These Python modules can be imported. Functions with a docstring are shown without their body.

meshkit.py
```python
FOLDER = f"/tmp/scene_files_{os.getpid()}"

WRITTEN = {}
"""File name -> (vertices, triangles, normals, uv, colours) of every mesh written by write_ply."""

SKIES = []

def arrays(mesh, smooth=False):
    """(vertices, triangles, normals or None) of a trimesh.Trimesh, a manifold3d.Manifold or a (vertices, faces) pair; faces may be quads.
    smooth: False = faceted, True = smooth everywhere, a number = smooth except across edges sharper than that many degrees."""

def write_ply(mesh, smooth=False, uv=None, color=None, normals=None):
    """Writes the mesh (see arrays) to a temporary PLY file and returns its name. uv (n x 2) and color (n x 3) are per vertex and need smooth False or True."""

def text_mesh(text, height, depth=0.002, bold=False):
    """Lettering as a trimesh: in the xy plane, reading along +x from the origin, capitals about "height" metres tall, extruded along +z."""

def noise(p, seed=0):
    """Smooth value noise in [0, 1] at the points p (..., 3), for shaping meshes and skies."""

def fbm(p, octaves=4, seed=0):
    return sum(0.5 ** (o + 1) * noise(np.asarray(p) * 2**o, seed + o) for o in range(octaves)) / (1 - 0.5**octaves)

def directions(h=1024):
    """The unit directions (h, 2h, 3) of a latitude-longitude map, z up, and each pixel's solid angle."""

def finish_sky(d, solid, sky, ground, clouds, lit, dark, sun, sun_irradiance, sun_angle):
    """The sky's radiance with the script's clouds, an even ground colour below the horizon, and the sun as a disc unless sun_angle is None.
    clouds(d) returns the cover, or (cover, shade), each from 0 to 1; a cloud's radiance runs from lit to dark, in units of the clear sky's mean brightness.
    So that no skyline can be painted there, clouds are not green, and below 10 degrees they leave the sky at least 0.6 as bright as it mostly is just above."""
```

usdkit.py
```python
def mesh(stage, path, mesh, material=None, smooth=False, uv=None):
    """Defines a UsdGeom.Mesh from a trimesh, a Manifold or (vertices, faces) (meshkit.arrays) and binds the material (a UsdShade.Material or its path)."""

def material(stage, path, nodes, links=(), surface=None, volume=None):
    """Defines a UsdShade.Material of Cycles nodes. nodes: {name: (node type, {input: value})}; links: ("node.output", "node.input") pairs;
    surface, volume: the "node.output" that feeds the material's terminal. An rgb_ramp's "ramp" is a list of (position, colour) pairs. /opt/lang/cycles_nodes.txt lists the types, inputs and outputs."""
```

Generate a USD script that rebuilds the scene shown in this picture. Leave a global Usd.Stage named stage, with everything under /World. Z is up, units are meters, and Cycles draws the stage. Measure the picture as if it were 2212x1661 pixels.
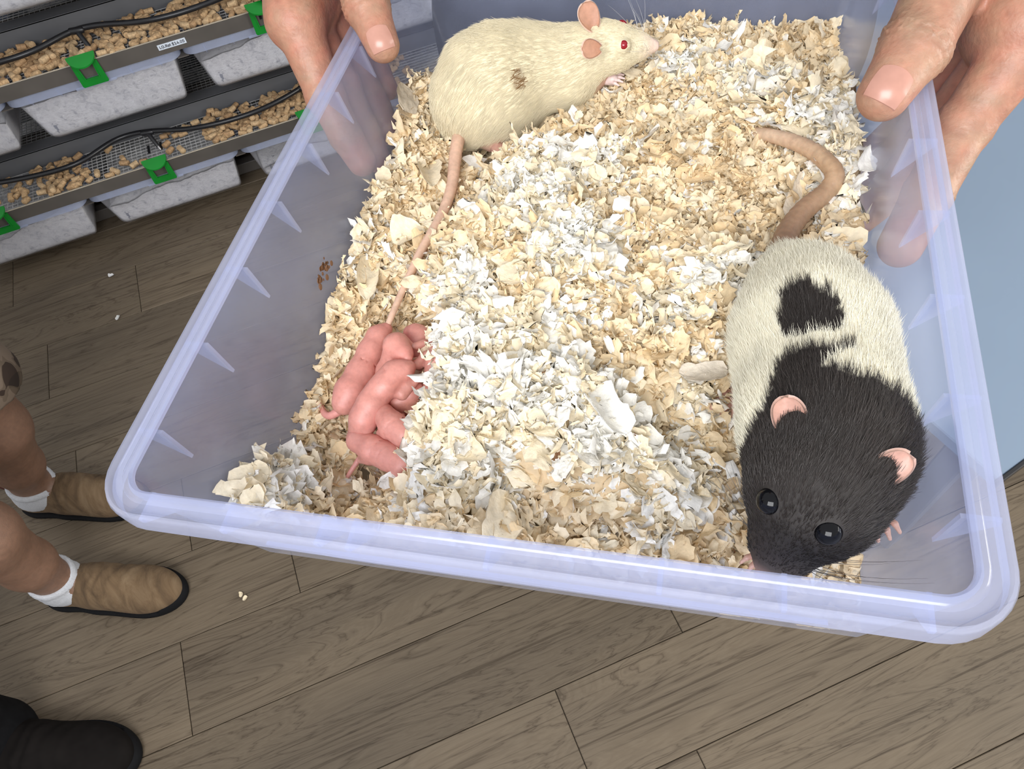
import math, random
import numpy as np, trimesh, usdkit, meshkit
from shapely import Polygon, contains_xy
from pxr import Usd, UsdGeom, UsdLux, UsdShade, Gf, Sdf, Vt

stage = Usd.Stage.CreateInMemory()
UsdGeom.SetStageUpAxis(stage, 'Z')
UsdGeom.Xform.Define(stage, '/World')
UsdGeom.Scope.Define(stage, '/World/Looks')

# ---------------------------------------------------------------- camera, light, exposure
# World: X along the floor planks and the rack, Y towards the rack, Z up, metres.
F_PX, CX, CY = 1582.265, 1106.0, 830.5
CAM_R = np.array([[0.9254118269147386, -0.3673575856132945, -0.09306640048211126],
                  [-0.3565519100359166, -0.7608203326452085, -0.5422390219113467],
                  [0.12838880814177453, 0.5349774067435046, -0.8350541828036846]])
CAM = np.array([0.0, 0.0, 1.38384])
cam = UsdGeom.Camera.Define(stage, '/World/camera')
m = np.eye(4); m[0, :3] = CAM_R[0]; m[1, :3] = -CAM_R[1]; m[2, :3] = -CAM_R[2]; m[3, :3] = CAM
cam.AddTransformOp().Set(Gf.Matrix4d(*m.ravel().tolist()))
cam.CreateHorizontalApertureAttr(36.0)
cam.CreateVerticalApertureAttr(36.0 * 1661 / 2212)
cam.CreateFocalLengthAttr(F_PX / 2212 * 36.0)
cam.CreateClippingRangeAttr(Gf.Vec2f(0.02, 100))
cam.CreateExposureAttr(0.0)

dome = UsdLux.DomeLight.Define(stage, '/World/room_light')          # even daylight bounced around the shop
dome.CreateColorAttr(Gf.Vec3f(0.97, 0.98, 1.0)); dome.CreateIntensityAttr(0.26)


def window_light(name, pos, target, w, h, power, color):
    L = UsdLux.RectLight.Define(stage, '/World/' + name)
    pos, target = np.array(pos, float), np.array(target, float)
    z = pos - target; z /= np.linalg.norm(z)
    x = np.cross([0, 0, 1.0], z); x /= np.linalg.norm(x); y = np.cross(z, x)
    mm_ = np.eye(4); mm_[0, :3], mm_[1, :3], mm_[2, :3], mm_[3, :3] = x, y, z, pos
    L.AddTransformOp().Set(Gf.Matrix4d(*mm_.ravel().tolist()))
    L.CreateWidthAttr(w); L.CreateHeightAttr(h); L.CreateIntensityAttr(power); L.CreateColorAttr(Gf.Vec3f(*color))


window_light('shop_window_light', (-0.62, -0.80, 2.12), (0.08, 0.25, 1.12), 1.2, 0.9, 11.8, (0.97, 0.98, 1.0))

window_light('side_window_light', (2.6, -0.9, 1.5), (0.9, 0.1, 0.0), 1.2, 1.4, 11.0, (1.0, 0.97, 0.90))

# ---------------------------------------------------------------- the frame of the tub that is being held
TS = 0.29 / 0.43
TUB_T = np.array([[0.83741136, 0.54357745, -0.05714687], [-0.54152277, 0.83930677, 0.04813758], [0.07413026, -0.00936463, 0.9972046]])
TUB_O = CAM + TS * (np.array([-0.17982293, 0.23304955, 1.05325924]) - CAM)


def ray(px, py):
    return CAM_R.T @ np.array([(px - CX) / F_PX, (py - CY) / F_PX, 1.0])


def TP(px, py, z):
    """The point at height z of the tub's frame that is seen in direction px, py."""
    r, o = TUB_T.T @ ray(px, py), TUB_T.T @ (CAM - TUB_O)
    return o + (z - o[2]) / r[2] * r


def WP(px, py, z):
    """The same for world height z."""
    r = ray(px, py)
    return CAM + (z - CAM[2]) / r[2] * r


def SR(p, rpx):
    """Radius in metres of something rpx pixels in radius at tub point p."""
    return rpx * float(CAM_R[2] @ (TUB_O + TUB_T @ np.asarray(p) - CAM)) / F_PX


def to_world(p):
    return TUB_O + np.asarray(p, float) @ TUB_T.T


# ---------------------------------------------------------------- scene helpers
_names = {}


def numbered(parent, name):
    k = _names.get((parent, name), 0)
    _names[(parent, name)] = k + 1
    return f'{parent}/{name}' if k == 0 else f'{parent}/{name}_{k:03d}'


def tag(p, label=None, cat=None, group=None, kind=None):
    p = p.GetPrim() if hasattr(p, 'GetPrim') else p
    for k, v in (('label', label), ('category', cat), ('group', group), ('kind', kind)):
        if v:
            p.SetCustomDataByKey(k, v)
    return p


def mat4(R=np.eye(3), t=(0, 0, 0), s=1.0):
    M = np.eye(4); M[:3, :3] = np.asarray(R) * s; M[:3, 3] = t
    return M


def set_m(x, M):
    x.AddTransformOp().Set(Gf.Matrix4d(*np.asarray(M).T.ravel().tolist()))


def thing(name, label, cat, M=None, group=None, kind=None):
    path = numbered('/World', name)
    x = UsdGeom.Xform.Define(stage, path)
    set_m(x, np.eye(4) if M is None else M)
    tag(x, label, cat, group, kind)
    x.path = path
    return x


def obj(name, mesh, material, parent=None, smooth=False, tint=None, label=None, kind=None):
    path = numbered(parent.path if parent is not None else '/World', name)
    if isinstance(mesh, trimesh.Trimesh) or not isinstance(mesh, (tuple, list)):
        pass
    if tint is not None and smooth not in (True, False):
        smooth = True
    g = usdkit.mesh(stage, path, mesh, material, smooth=smooth)
    if tint is not None:
        UsdGeom.PrimvarsAPI(g).CreatePrimvar('tint', Sdf.ValueTypeNames.Color3fArray, 'vertex').Set(Vt.Vec3fArray.FromNumpy(np.asarray(tint, np.float32)))
    if label or kind:
        tag(g, label, None, None, kind)
    g.path = path
    return g


def top(name, mesh, material, label, cat, group=None, kind=None, **k):
    g = obj(name, mesh, material, None, **k)
    tag(g, label, cat, group, kind)
    return g


def dup(first, M, label, group=None):
    name = first.GetPrim().GetName().rsplit('_0', 1)[0] if first.GetPrim().GetName()[-4:-3] == '_' and first.GetPrim().GetName()[-3:].isdigit() else first.GetPrim().GetName()
    path = numbered('/World', name)
    x = UsdGeom.Xform.Define(stage, path)
    x.GetPrim().GetReferences().AddInternalReference(first.GetPath())
    x.ClearXformOpOrder(); set_m(x, M)
    x.GetPrim().SetInstanceable(True)
    was = first.GetPrim().GetCustomData()
    tag(x, label or was.get('label'), was.get('category'), group or was.get('group'))
    x.path = path
    return x


def cat_(ms):
    return trimesh.util.concatenate([m if isinstance(m, trimesh.Trimesh) else trimesh.Trimesh(*m, process=False) for m in ms])


def box(x0, x1, y0, y1, z0, z1):
    b = trimesh.creation.box([x1 - x0, y1 - y0, z1 - z0]); b.apply_translation([(x0 + x1) / 2, (y0 + y1) / 2, (z0 + z1) / 2])
    return b


def chamfer_box(x0, x1, y0, y1, z0, z1, c):
    """A box with chamfered edges: hull of 24 points."""
    P = []
    for sx in (0, 1):
        for sy in (0, 1):
            for sz in (0, 1):
                p = np.array([(x0, x1)[sx], (y0, y1)[sy], (z0, z1)[sz]]); d = np.array([1 - 2 * sx, 1 - 2 * sy, 1 - 2 * sz]) * c
                P += [p + d * [1, 1, 0], p + d * [1, 0, 1], p + d * [0, 1, 1]]
    return trimesh.convex.convex_hull(np.array(P))


def plank_mesh(x0, x1, y0, y1, z0, z1, c):
    """A plank without underside: top face with a chamfer all round."""
    def ring(d, z):
        return [[x0 + d, y0 + d, z], [x1 - d, y0 + d, z], [x1 - d, y1 - d, z], [x0 + d, y1 - d, z]]
    V = np.array(ring(0, z0) + ring(0, z1 - c) + ring(c, z1)); Fq = []
    for k in (0, 4):
        for i in range(4):
            j = (i + 1) % 4; Fq.append([k + i, k + j, k + 4 + j, k + 4 + i])
    Fq.append([8, 9, 10, 11])
    return V, np.array(Fq)


def tube(points, radii, sides=8, closed_ends=True):
    p = np.asarray(points, float); n = len(p)
    r = np.broadcast_to(np.asarray(radii, float), (n,))
    t = np.gradient(p, axis=0); t /= np.linalg.norm(t, axis=1, keepdims=True) + 1e-12
    a = np.cross(t[0], [0.3, 0.2, 0.93]); a /= np.linalg.norm(a)
    A = []
    for i in range(n):
        a = a - t[i] * (a @ t[i]); a /= np.linalg.norm(a); A.append(a)
    A = np.array(A); B = np.cross(t, A)
    ang = np.arange(sides) * 2 * np.pi / sides
    V = (p[:, None] + r[:, None, None] * (np.cos(ang)[None, :, None] * A[:, None] + np.sin(ang)[None, :, None] * B[:, None])).reshape(-1, 3)
    Fc = []
    for i in range(n - 1):
        for j in range(sides):
            k = (j + 1) % sides
            Fc += [[i * sides + j, i * sides + k, (i + 1) * sides + k], [i * sides + j, (i + 1) * sides + k, (i + 1) * sides + j]]
    if closed_ends:
        V = np.vstack([V, p[0] - t[0] * r[0] * .5, p[-1] + t[-1] * r[-1] * .5])
        for j in range(sides):
            k = (j + 1) % sides
            Fc += [[len(V) - 2, k, j], [len(V) - 1, (n - 1) * sides + j, (n - 1) * sides + k]]
    return V, np.array(Fc)


def spline(P, n=40):
    from scipy.interpolate import CubicSpline
    P = np.asarray(P, float)
    d = np.r_[0, np.cumsum(np.linalg.norm(np.diff(P[:, :3], axis=0), axis=1))]
    return CubicSpline(d, P)(np.linspace(0, d[-1], n))


# ---- implicit modelling: a smooth union of round cones and ellipsoids, meshed by surface nets
def rot_to(d, up=(0, 0, 1)):
    """Columns: x along d, then y, z with z towards up."""
    x = np.asarray(d, float); x = x / np.linalg.norm(x)
    z = np.asarray(up, float); z = z - x * (z @ x); z /= np.linalg.norm(z)
    return np.stack([x, np.cross(z, x), z], 1)


def cone(a, b, ra, rb, k=.004): return ('c', np.asarray(a, float), np.asarray(b, float), ra, rb, k)
def ell(c, r, R=np.eye(3), k=.004): return ('e', np.asarray(c, float), np.asarray(r, float), np.asarray(R), k)


def chain(pts, rad, k=.004):
    out = []
    for i in range(len(pts) - 1):
        out.append(cone(pts[i], pts[i + 1], rad[i], rad[i + 1], k))
    return out


def sdf(prims, P):
    d = None
    for q in prims:
        if q[0] == 'c':
            _, a, b, ra, rb, k = q
            ab = b - a; t = np.clip(((P - a) @ ab) / max(ab @ ab, 1e-12), 0, 1)
            e = np.linalg.norm(P - a - t[..., None] * ab, axis=-1) - (ra + (rb - ra) * t)
        elif q[0] == 'e':
            _, c, r, R, k = q
            l = (P - c) @ R
            k0 = np.linalg.norm(l / r, axis=-1); k1 = np.linalg.norm(l / (r * r), axis=-1)
            e = k0 * (k0 - 1) / np.maximum(k1, 1e-9)
        else:
            e, k = q[1](P), q[2]
            if q[0] == 'cut':
                d = np.maximum(d, e); continue
            if q[0] == 'sub':
                h = np.clip(.5 - .5 * (d + e) / k, 0, 1); d = d * (1 - h) + -e * h + k * h * (1 - h); continue
            if q[0] == 'add':
                d = d + e; continue
        if d is None:
            d = e
        else:
            h = np.clip(.5 + .5 * (d - e) / k, 0, 1)
            d = d * (1 - h) + e * h - k * h * (1 - h)
    return d


def bounds_of(prims, pad):
    lo, hi = np.full(3, 1e9), np.full(3, -1e9)
    for q in prims:
        if q[0] == 'c':
            for p, r in ((q[1], q[3]), (q[2], q[4])):
                lo, hi = np.minimum(lo, p - r), np.maximum(hi, p + r)
        elif q[0] == 'e':
            e = np.sqrt(((q[3] * q[2]) ** 2).sum(1)); lo, hi = np.minimum(lo, q[1] - e), np.maximum(hi, q[1] + e)
    return lo - pad, hi + pad


def nets(prims, h, newton=2):
    lo, hi = bounds_of(prims, 3 * h)
    n = np.ceil((hi - lo) / h).astype(int) + 1
    ax = [lo[i] + h * np.arange(n[i]) for i in range(3)]
    D = np.empty(n)
    for i in range(0, n[0], 16):
        D[i:i + 16] = sdf(prims, np.stack(np.meshgrid(ax[0][i:i + 16], ax[1], ax[2], indexing='ij'), -1))
    s = D < 0
    cells = tuple(np.array(n) - 1)
    cnt = np.zeros(cells, int); acc = np.zeros(cells + (3,)); ne = np.zeros(cells)
    corner = [(a, b, c) for a in (0, 1) for b in (0, 1) for c in (0, 1)]
    sl = lambda o, A: A[o[0]:o[0] + cells[0], o[1]:o[1] + cells[1], o[2]:o[2] + cells[2]]
    for o in corner:
        cnt += sl(o, s)
    for o in corner:
        for axis in range(3):
            if o[axis]:
                continue
            o2 = list(o); o2[axis] = 1
            a, b = sl(o, D), sl(o2, D); x = (a < 0) != (b < 0)
            t = np.where(x, a / np.where(x, a - b, 1), 0)
            p = np.zeros(cells + (3,)); p[...] = o; p[..., axis] += t
            acc += p * x[..., None]; ne += x
    mixed = (cnt > 0) & (cnt < 8)
    idx = np.full(cells, -1); idx[mixed] = np.arange(mixed.sum())
    V = (np.argwhere(mixed) + acc[mixed] / ne[mixed][:, None]) * h + lo
    Fq = []
    for axis in range(3):
        u, v = (axis + 1) % 3, (axis + 2) % 3
        o2 = [0, 0, 0]; o2[axis] = 1
        a = s[tuple(slice(0, n[i] - 1) if i == axis else slice(None) for i in range(3))]
        b = s[tuple(slice(1, None) if i == axis else slice(None) for i in range(3))]
        for sign in (True, False):
            w = np.argwhere((a == sign) & (b != sign))
            w = w[(w[:, u] > 0) & (w[:, v] > 0) & (w[:, u] < n[u] - 1) & (w[:, v] < n[v] - 1)]
            q = []
            for du, dv in ((1, 1), (0, 1), (0, 0), (1, 0)):
                c = w.copy(); c[:, u] -= du; c[:, v] -= dv; q.append(idx[c[:, 0], c[:, 1], c[:, 2]])
            q = np.stack(q, 1)
            Fq.append(q if sign else q[:, ::-1])
    Fq = np.vstack(Fq); Fq = Fq[(Fq >= 0).all(1)]
    e = h * .2
    for _ in range(newton):
        d = sdf(prims, V)
        g = np.stack([sdf(prims, V + np.eye(3)[i] * e) - sdf(prims, V - np.eye(3)[i] * e) for i in range(3)], 1) / (2 * e)
        step = d[:, None] * g / np.maximum((g * g).sum(1, keepdims=True), .2)
        ln = np.linalg.norm(step, axis=1, keepdims=True)
        V = V - step * np.minimum(1, h * .5 / np.maximum(ln, 1e-12))
    return V, np.vstack([Fq[:, [0, 1, 2]], Fq[:, [0, 2, 3]]])


def vnormals(V, Fc):
    n = np.zeros_like(V); fn = np.cross(V[Fc[:, 1]] - V[Fc[:, 0]], V[Fc[:, 2]] - V[Fc[:, 0]])
    for k in range(3):
        np.add.at(n, Fc[:, k], fn)
    return n / np.maximum(np.linalg.norm(n, axis=1, keepdims=True), 1e-12)


# ---------------------------------------------------------------- materials
def MAT(name, nodes, links, surface='p.BSDF'):
    return usdkit.material(stage, '/World/Looks/' + name, nodes, links, surface=surface)


def plain(name, color, rough=.5, noise=0.12, scale=30, bump=0.0, bscale=200, bdist=.001, **k):
    """A material whose colour wavers a little, with optional fine relief."""
    c = np.array(color)
    nodes = {'g': ('texture_coordinate', {}), 'n': ('noise_texture', {'scale': scale, 'detail': 4}),
             'r': ('rgb_ramp', {'ramp': [(.3, tuple(c * (1 - noise))), (.7, tuple(np.minimum(c * (1 + noise), 1)))]}),
             'p': ('principled_bsdf', {'roughness': rough, **k})}
    links = [('g.object', 'n.vector'), ('n.fac', 'r.fac'), ('r.color', 'p.base_color')]
    if bump:
        nodes['bn'] = ('noise_texture', {'scale': bscale, 'detail': 3}); nodes['b'] = ('bump', {'strength': bump, 'distance': bdist})
        links += [('g.object', 'bn.vector'), ('bn.fac', 'b.height'), ('b.normal', 'p.normal')]
    return MAT(name, nodes, links)


def tinted(name, rough=.5, noise=.12, scale=60, bump=0.0, bscale=300, bdist=.0005, trans=0.0, **k):
    """Takes the mesh's own colour (primvar tint)."""
    nodes = {'a': ('attribute', {'attribute': 'tint'}), 'g': ('texture_coordinate', {}), 'n': ('noise_texture', {'scale': scale, 'detail': 3}),
             'm': ('map_range', {'from_min': .3, 'from_max': .7, 'to_min': 1 - noise, 'to_max': 1 + noise}),
             'x': ('vector_math', {'math_type': 'scale'}), 'p': ('principled_bsdf', {'roughness': rough, **k})}
    links = [('g.object', 'n.vector'), ('n.fac', 'm.value'), ('a.vector', 'x.vector1'), ('m.result', 'x.scale'), ('x.vector', 'p.base_color')]
    if bump:
        nodes['bn'] = ('noise_texture', {'scale': bscale, 'detail': 3}); nodes['b'] = ('bump', {'strength': bump, 'distance': bdist})
        links += [('g.object', 'bn.vector'), ('bn.fac', 'b.height'), ('b.normal', 'p.normal')]
    if not trans:
        return MAT(name, nodes, links)
    nodes['t'] = ('translucent_bsdf', {}); nodes['mx'] = ('mix_closure', {'fac': trans})
    links += [('x.vector', 't.color'), ('p.BSDF', 'mx.closure1'), ('t.BSDF', 'mx.closure2')]
    return MAT(name, nodes, links, 'mx.closure')


def milky(name, clear, color, rough=.18, trans=.5, gloss=1.0, tint=(.93, .95, 1.0)):
    """Milky polypropylene: part clear, part scattering."""
    return MAT(name, {'t': ('transparent_bsdf', {'color': tint}), 'd': ('diffuse_bsdf', {'color': color}), 'l': ('translucent_bsdf', {'color': color}),
                      'dl': ('mix_closure', {'fac': trans}), 'g': ('texture_coordinate', {}), 'n': ('noise_texture', {'scale': 14, 'detail': 5, 'roughness': .6}),
                      'mr': ('map_range', {'from_min': .3, 'from_max': .75, 'to_min': 1 - clear - .05, 'to_max': 1 - clear + .06}),
                      'm': ('mix_closure', {}), 'gl': ('glossy_bsdf', {'color': (gloss,) * 3, 'roughness': rough}), 'lw': ('layer_weight', {'blend': .5}), 'pw': ('math', {'math_type': 'power', 'value2': 4.0}), 'f': ('map_range', {'to_min': .035, 'to_max': .55}), 'o': ('mix_closure', {})},
               [('d.BSDF', 'dl.closure1'), ('l.BSDF', 'dl.closure2'), ('t.BSDF', 'm.closure1'), ('dl.closure', 'm.closure2'), ('g.object', 'n.vector'), ('n.fac', 'mr.value'),
                ('mr.result', 'm.fac'), ('m.closure', 'o.closure1'), ('gl.BSDF', 'o.closure2'), ('lw.facing', 'pw.value1'), ('pw.value', 'f.value'), ('f.result', 'o.fac')], 'o.closure')


def wood_floor():
    return MAT('plank_wood', {
        'geo': ('geometry', {}), 'a': ('attribute', {'attribute': 'tint'}), 'off': ('vector_math', {'math_type': 'scale', 'scale': 37.0}),
        'add': ('vector_math', {'math_type': 'add'}),
        'm1': ('mapping', {'scale': (1.1, 9.0, 1.0)}), 'n1': ('noise_texture', {'scale': 1.6, 'detail': 5, 'roughness': .55, 'distortion': 1.2}),
        'ms': ('math', {'math_type': 'multiply', 'value2': 17.0}), 'fr': ('math', {'math_type': 'pingpong', 'value2': 1.0}),
        'r1': ('rgb_ramp', {'ramp': [(0, (.095, .072, .049)), (.12, (.135, .105, .074)), (.55, (.165, .131, .093)), (1, (.146, .114, .080))]}),
        'm2': ('mapping', {'scale': (1.0, 75.0, 1.0)}), 'n2': ('noise_texture', {'scale': 2.0, 'detail': 6, 'roughness': .65}),
        'r2': ('rgb_ramp', {'ramp': [(.33, (.52, .49, .46)), (.44, (.95, .95, .95)), (.6, (1, 1, 1)), (1, (1.06, 1.04, 1.0))]}),
        'm3': ('mapping', {'scale': (.8, 3.0, 1.0)}), 'n3': ('noise_texture', {'scale': 2.2, 'detail': 3}),
        'r3': ('rgb_ramp', {'ramp': [(.3, (.80, .79, .78)), (.7, (1.08, 1.06, 1.02))]}),
        'x1': ('mix', {'mix_type': 'multiply', 'fac': 1.0}), 'x2': ('mix', {'mix_type': 'multiply', 'fac': 1.0}),
        'sx': ('separate_xyz', {}), 'tr': ('map_range', {'from_min': 0, 'from_max': 1, 'to_min': .88, 'to_max': 1.07}), 'x3': ('vector_math', {'math_type': 'scale'}),
        'b': ('bump', {'strength': .25, 'distance': .0006}), 'p': ('principled_bsdf', {'roughness': .55, 'specular_ior_level': .3})},
        [('a.vector', 'off.vector1'), ('geo.position', 'add.vector1'), ('off.vector', 'add.vector2'), ('add.vector', 'm1.vector'), ('m1.vector', 'n1.vector'), ('n1.fac', 'ms.value1'), ('ms.value', 'fr.value1'), ('fr.value', 'r1.fac'),
         ('add.vector', 'm2.vector'), ('m2.vector', 'n2.vector'), ('n2.fac', 'r2.fac'), ('add.vector', 'm3.vector'), ('m3.vector', 'n3.vector'), ('n3.fac', 'r3.fac'),
         ('r1.color', 'x1.color1'), ('r2.color', 'x1.color2'), ('x1.color', 'x2.color1'), ('r3.color', 'x2.color2'),
         ('a.vector', 'sx.vector'), ('sx.x', 'tr.value'), ('x2.color', 'x3.vector1'), ('tr.result', 'x3.scale'), ('x3.vector', 'p.base_color'),
         ('n2.fac', 'b.height'), ('b.normal', 'p.normal')])


M_floor = wood_floor()
M_gap = plain('floor_joint_dark', (.035, .028, .022), .9)
M_wall = plain('wall_paint', (.16, .165, .175), .8, .05, 3)
M_rail = plain('rack_painted_steel', (.085, .075, .066), .55, .18, 12, bump=.2, bscale=90)
M_bar = plain('rack_grey_bar', (.10, .103, .112), .6, .1, 10)
M_dark = plain('rack_dark_panel', (.02, .02, .022), .7)
M_wire = plain('galvanised_wire', (.42, .42, .42), .5, .2, 40)
M_hose = plain('black_hose_rubber', (.012, .012, .014), .32, .1, 40)
M_green = plain('green_plastic', (.004, .20, .02), .32, .1, 20)
M_pellet = plain('food_pellet', (.47, .31, .165), .85, .28, 220, bump=.6, bscale=420, bdist=.002)
M_rtub = milky('rack_tub_plastic', .88, (.80, .82, .88), .3, .45, tint=(.985, .985, 1.0))
M_rrim = milky('rack_tub_rim_plastic', .62, (.66, .72, .90), .25, .4)
M_tub = milky('tub_plastic', .81, (.64, .70, .93), .25, .55)
M_tubr = milky('tub_rim_plastic', .66, (.74, .77, .95), .16, .5)
M_tubg = milky('tub_gusset_plastic', .80, (.80, .83, 1.0), .2, .5)
M_metal = plain('valve_metal', (.6, .6, .6), .25, .05, metallic=1.0)
M_paper = plain('label_paper', (.62, .68, .76), .6, .03)
M_ink = plain('label_ink', (.03, .03, .04), .6)

# ---------------------------------------------------------------- floor
fl = thing('floor', 'grey-brown wood-look vinyl plank floor', 'floor', kind='structure')
rng = np.random.default_rng(5)
PW = .178
joints = {9: -.9, 8: -.574, 7: -.815, 3: -.346, 2: -.586, 1: .297, 0: .044}
obj('subfloor', box(-2.4, 2.6, -1.2, 3.2, -.03, -.004), M_gap, fl)
for row in range(-6, 17):
    y0 = .0775 + PW * row
    j = joints.get(row, rng.uniform(-1, 1))
    k = math.floor((-2.2 - j) / 1.22)
    x = j + 1.22 * k
    while x < 2.4:
        v, f = plank_mesh(max(x, -2.4) + .0006, min(x + 1.22, 2.6) - .0006, y0 + .0005, y0 + PW - .0005, -.005, 0, .0012)
        t = rng.random(3)
        obj('plank', (v, f), M_floor, fl, tint=np.tile(t, (len(v), 1)))
        x += 1.22
wl = obj('wall_back', box(-2.4, 2.6, 2.95, 3.05, 0, 2.6), M_wall); tag(wl, 'dark grey painted wall behind the tub rack', 'wall', None, 'structure')

# ---------------------------------------------------------------- tubs
def rrect(d, W, L, R, z, nc=8):
    r = max(R - d, .0025); P = []
    for cx, cy, a0 in ((W - d - r, d + r, -90), (W - d - r, L - d - r, 0), (d + r, L - d - r, 90), (d + r, d + r, 180)):
        for i in range(nc + 1):
            a = math.radians(a0 + 90 * i / nc); P.append([cx + r * math.cos(a), cy + r * math.sin(a), z])
    return P


def loft(profile, W, L, R, nc=8, closed=False, caps=True):
    n = 4 * (nc + 1); V = []
    for d, z in profile:
        V += rrect(d, W, L, R, z, nc)
    Fc = []; k = len(profile)
    for i in range(k if closed else k - 1):
        a, b = i * n, ((i + 1) % k) * n
        for j in range(n):
            jj = (j + 1) % n
            Fc += [[a + j, a + jj, b + jj], [a + j, b + jj, b + j]]
    if caps and not closed:
        for base, flip in ((0, True), ((k - 1) * n, False)):
            V.append([W / 2, L / 2, profile[0 if flip else -1][1]]); c = len(V) - 1
            for j in range(n):
                jj = (j + 1) % n
                Fc.append([c, base + jj, base + j] if flip else [c, base + j, base + jj])
    return np.array(V), np.array(Fc)


def tub_parts(W, L, R, H, d0, d1, sk, t, rb, s=1.0):
    """Wall shell and rim, the rim's outer top edge at z = 0."""
    def wall(z): return d0 + (d1 - d0) * (-z / H)
    arc = [(wall(-H + rb - rb * math.sin(a)) + rb * (1 - math.cos(a)), -H + rb - rb * math.sin(a)) for a in np.linspace(0, math.pi / 2, 7)]
    outer = arc[::-1]
    arc2 = [(wall(-H + rb - (rb - t) * math.sin(a)) + t + (rb - t) * (1 - math.cos(a)), -H + rb - (rb - t) * math.sin(a)) for a in np.linspace(0, math.pi / 2, 7)]
    body = outer + [(d0, -.003 * s), (d0, -.001 * s), (d0 + t, -.001 * s), (d0 + t, -.003 * s)] + arc2
    w = d0
    rim = [(0, -sk), (0, -.001 * s), (.0007 * s, .0004 * s), (.0018 * s, .0008 * s), (.003 * s, .0002 * s), (.0037 * s, -.0012 * s), (w - .0022 * s, -.0012 * s), (w - .0014 * s, .0002 * s),
           (w - .0002 * s, .0008 * s), (w + t - .0004 * s, .0008 * s), (w + t + .0006 * s, -.0002 * s), (w + t + .0007 * s, -.0016 * s), (w - .0002, -.0029 * s), (.0036 * s, -.0029 * s), (.002 * s, -.002 * s), (.0014 * s, -sk)]
    return loft(body, W, L, R, caps=True), loft(rim, W, L, R, closed=True)


def plate(pts, u, v, n, o, th):
    """A flat polygon (2D points along u and v from o) given thickness th along n, centred."""
    pts = np.asarray(pts); u, v, n, o = (np.asarray(q, float) for q in (u, v, n, o))
    k = len(pts); base = o + pts[:, :1] * u + pts[:, 1:] * v
    V = np.vstack([base - n * th / 2, base + n * th / 2])
    m_ = trimesh.convex.convex_hull(V)
    return m_


TW, TL, TR, TH = .29, .40, .020, .090
D0, D1 = .0084, .0225
MT = mat4(TUB_T, TUB_O)
tub = thing('storage_tub', 'large clear plastic tub of bedding held out by two hands', 'tub', MT)
bd, rm = tub_parts(TW, TL, TR, TH, D0, D1, .009, .0016, .007)
obj('body', bd, M_tub, tub, smooth=40)
obj('rim', rm, M_tubr, tub, smooth=40)
gus = [(.0012, -.0029), (.0012, -.0052), (.0140, -.0215), (.0118, -.0029)]
for k in range(9):
    y = .0355 + .0409 * k
    obj('gusset', plate(gus, (1, 0, 0), (0, 0, 1), (0, 1, 0), (0, y, 0), .0015), M_tubg, tub)
    obj('gusset', plate(gus, (-1, 0, 0), (0, 0, 1), (0, 1, 0), (TW, y, 0), .0015), M_tubg, tub)
for x in (.021, .053, .088, .099, .145, .197, .231, .268):
    obj('gusset', plate(gus, (0, 1, 0), (0, 0, 1), (1, 0, 0), (x, 0, 0), .0015), M_tubr, tub)
    obj('gusset', plate(gus, (0, -1, 0), (0, 0, 1), (1, 0, 0), (x, TL, 0), .0015), M_tubr, tub)
hp = []
for i in range(41):
    x = .068 + (.243 - .068) * i / 40
    q = min(i, 40 - i) / 8
    hp.append((x, -.0088 - .0052 * (1 - (1 - min(q, 1)) ** 2)))
V = []
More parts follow.
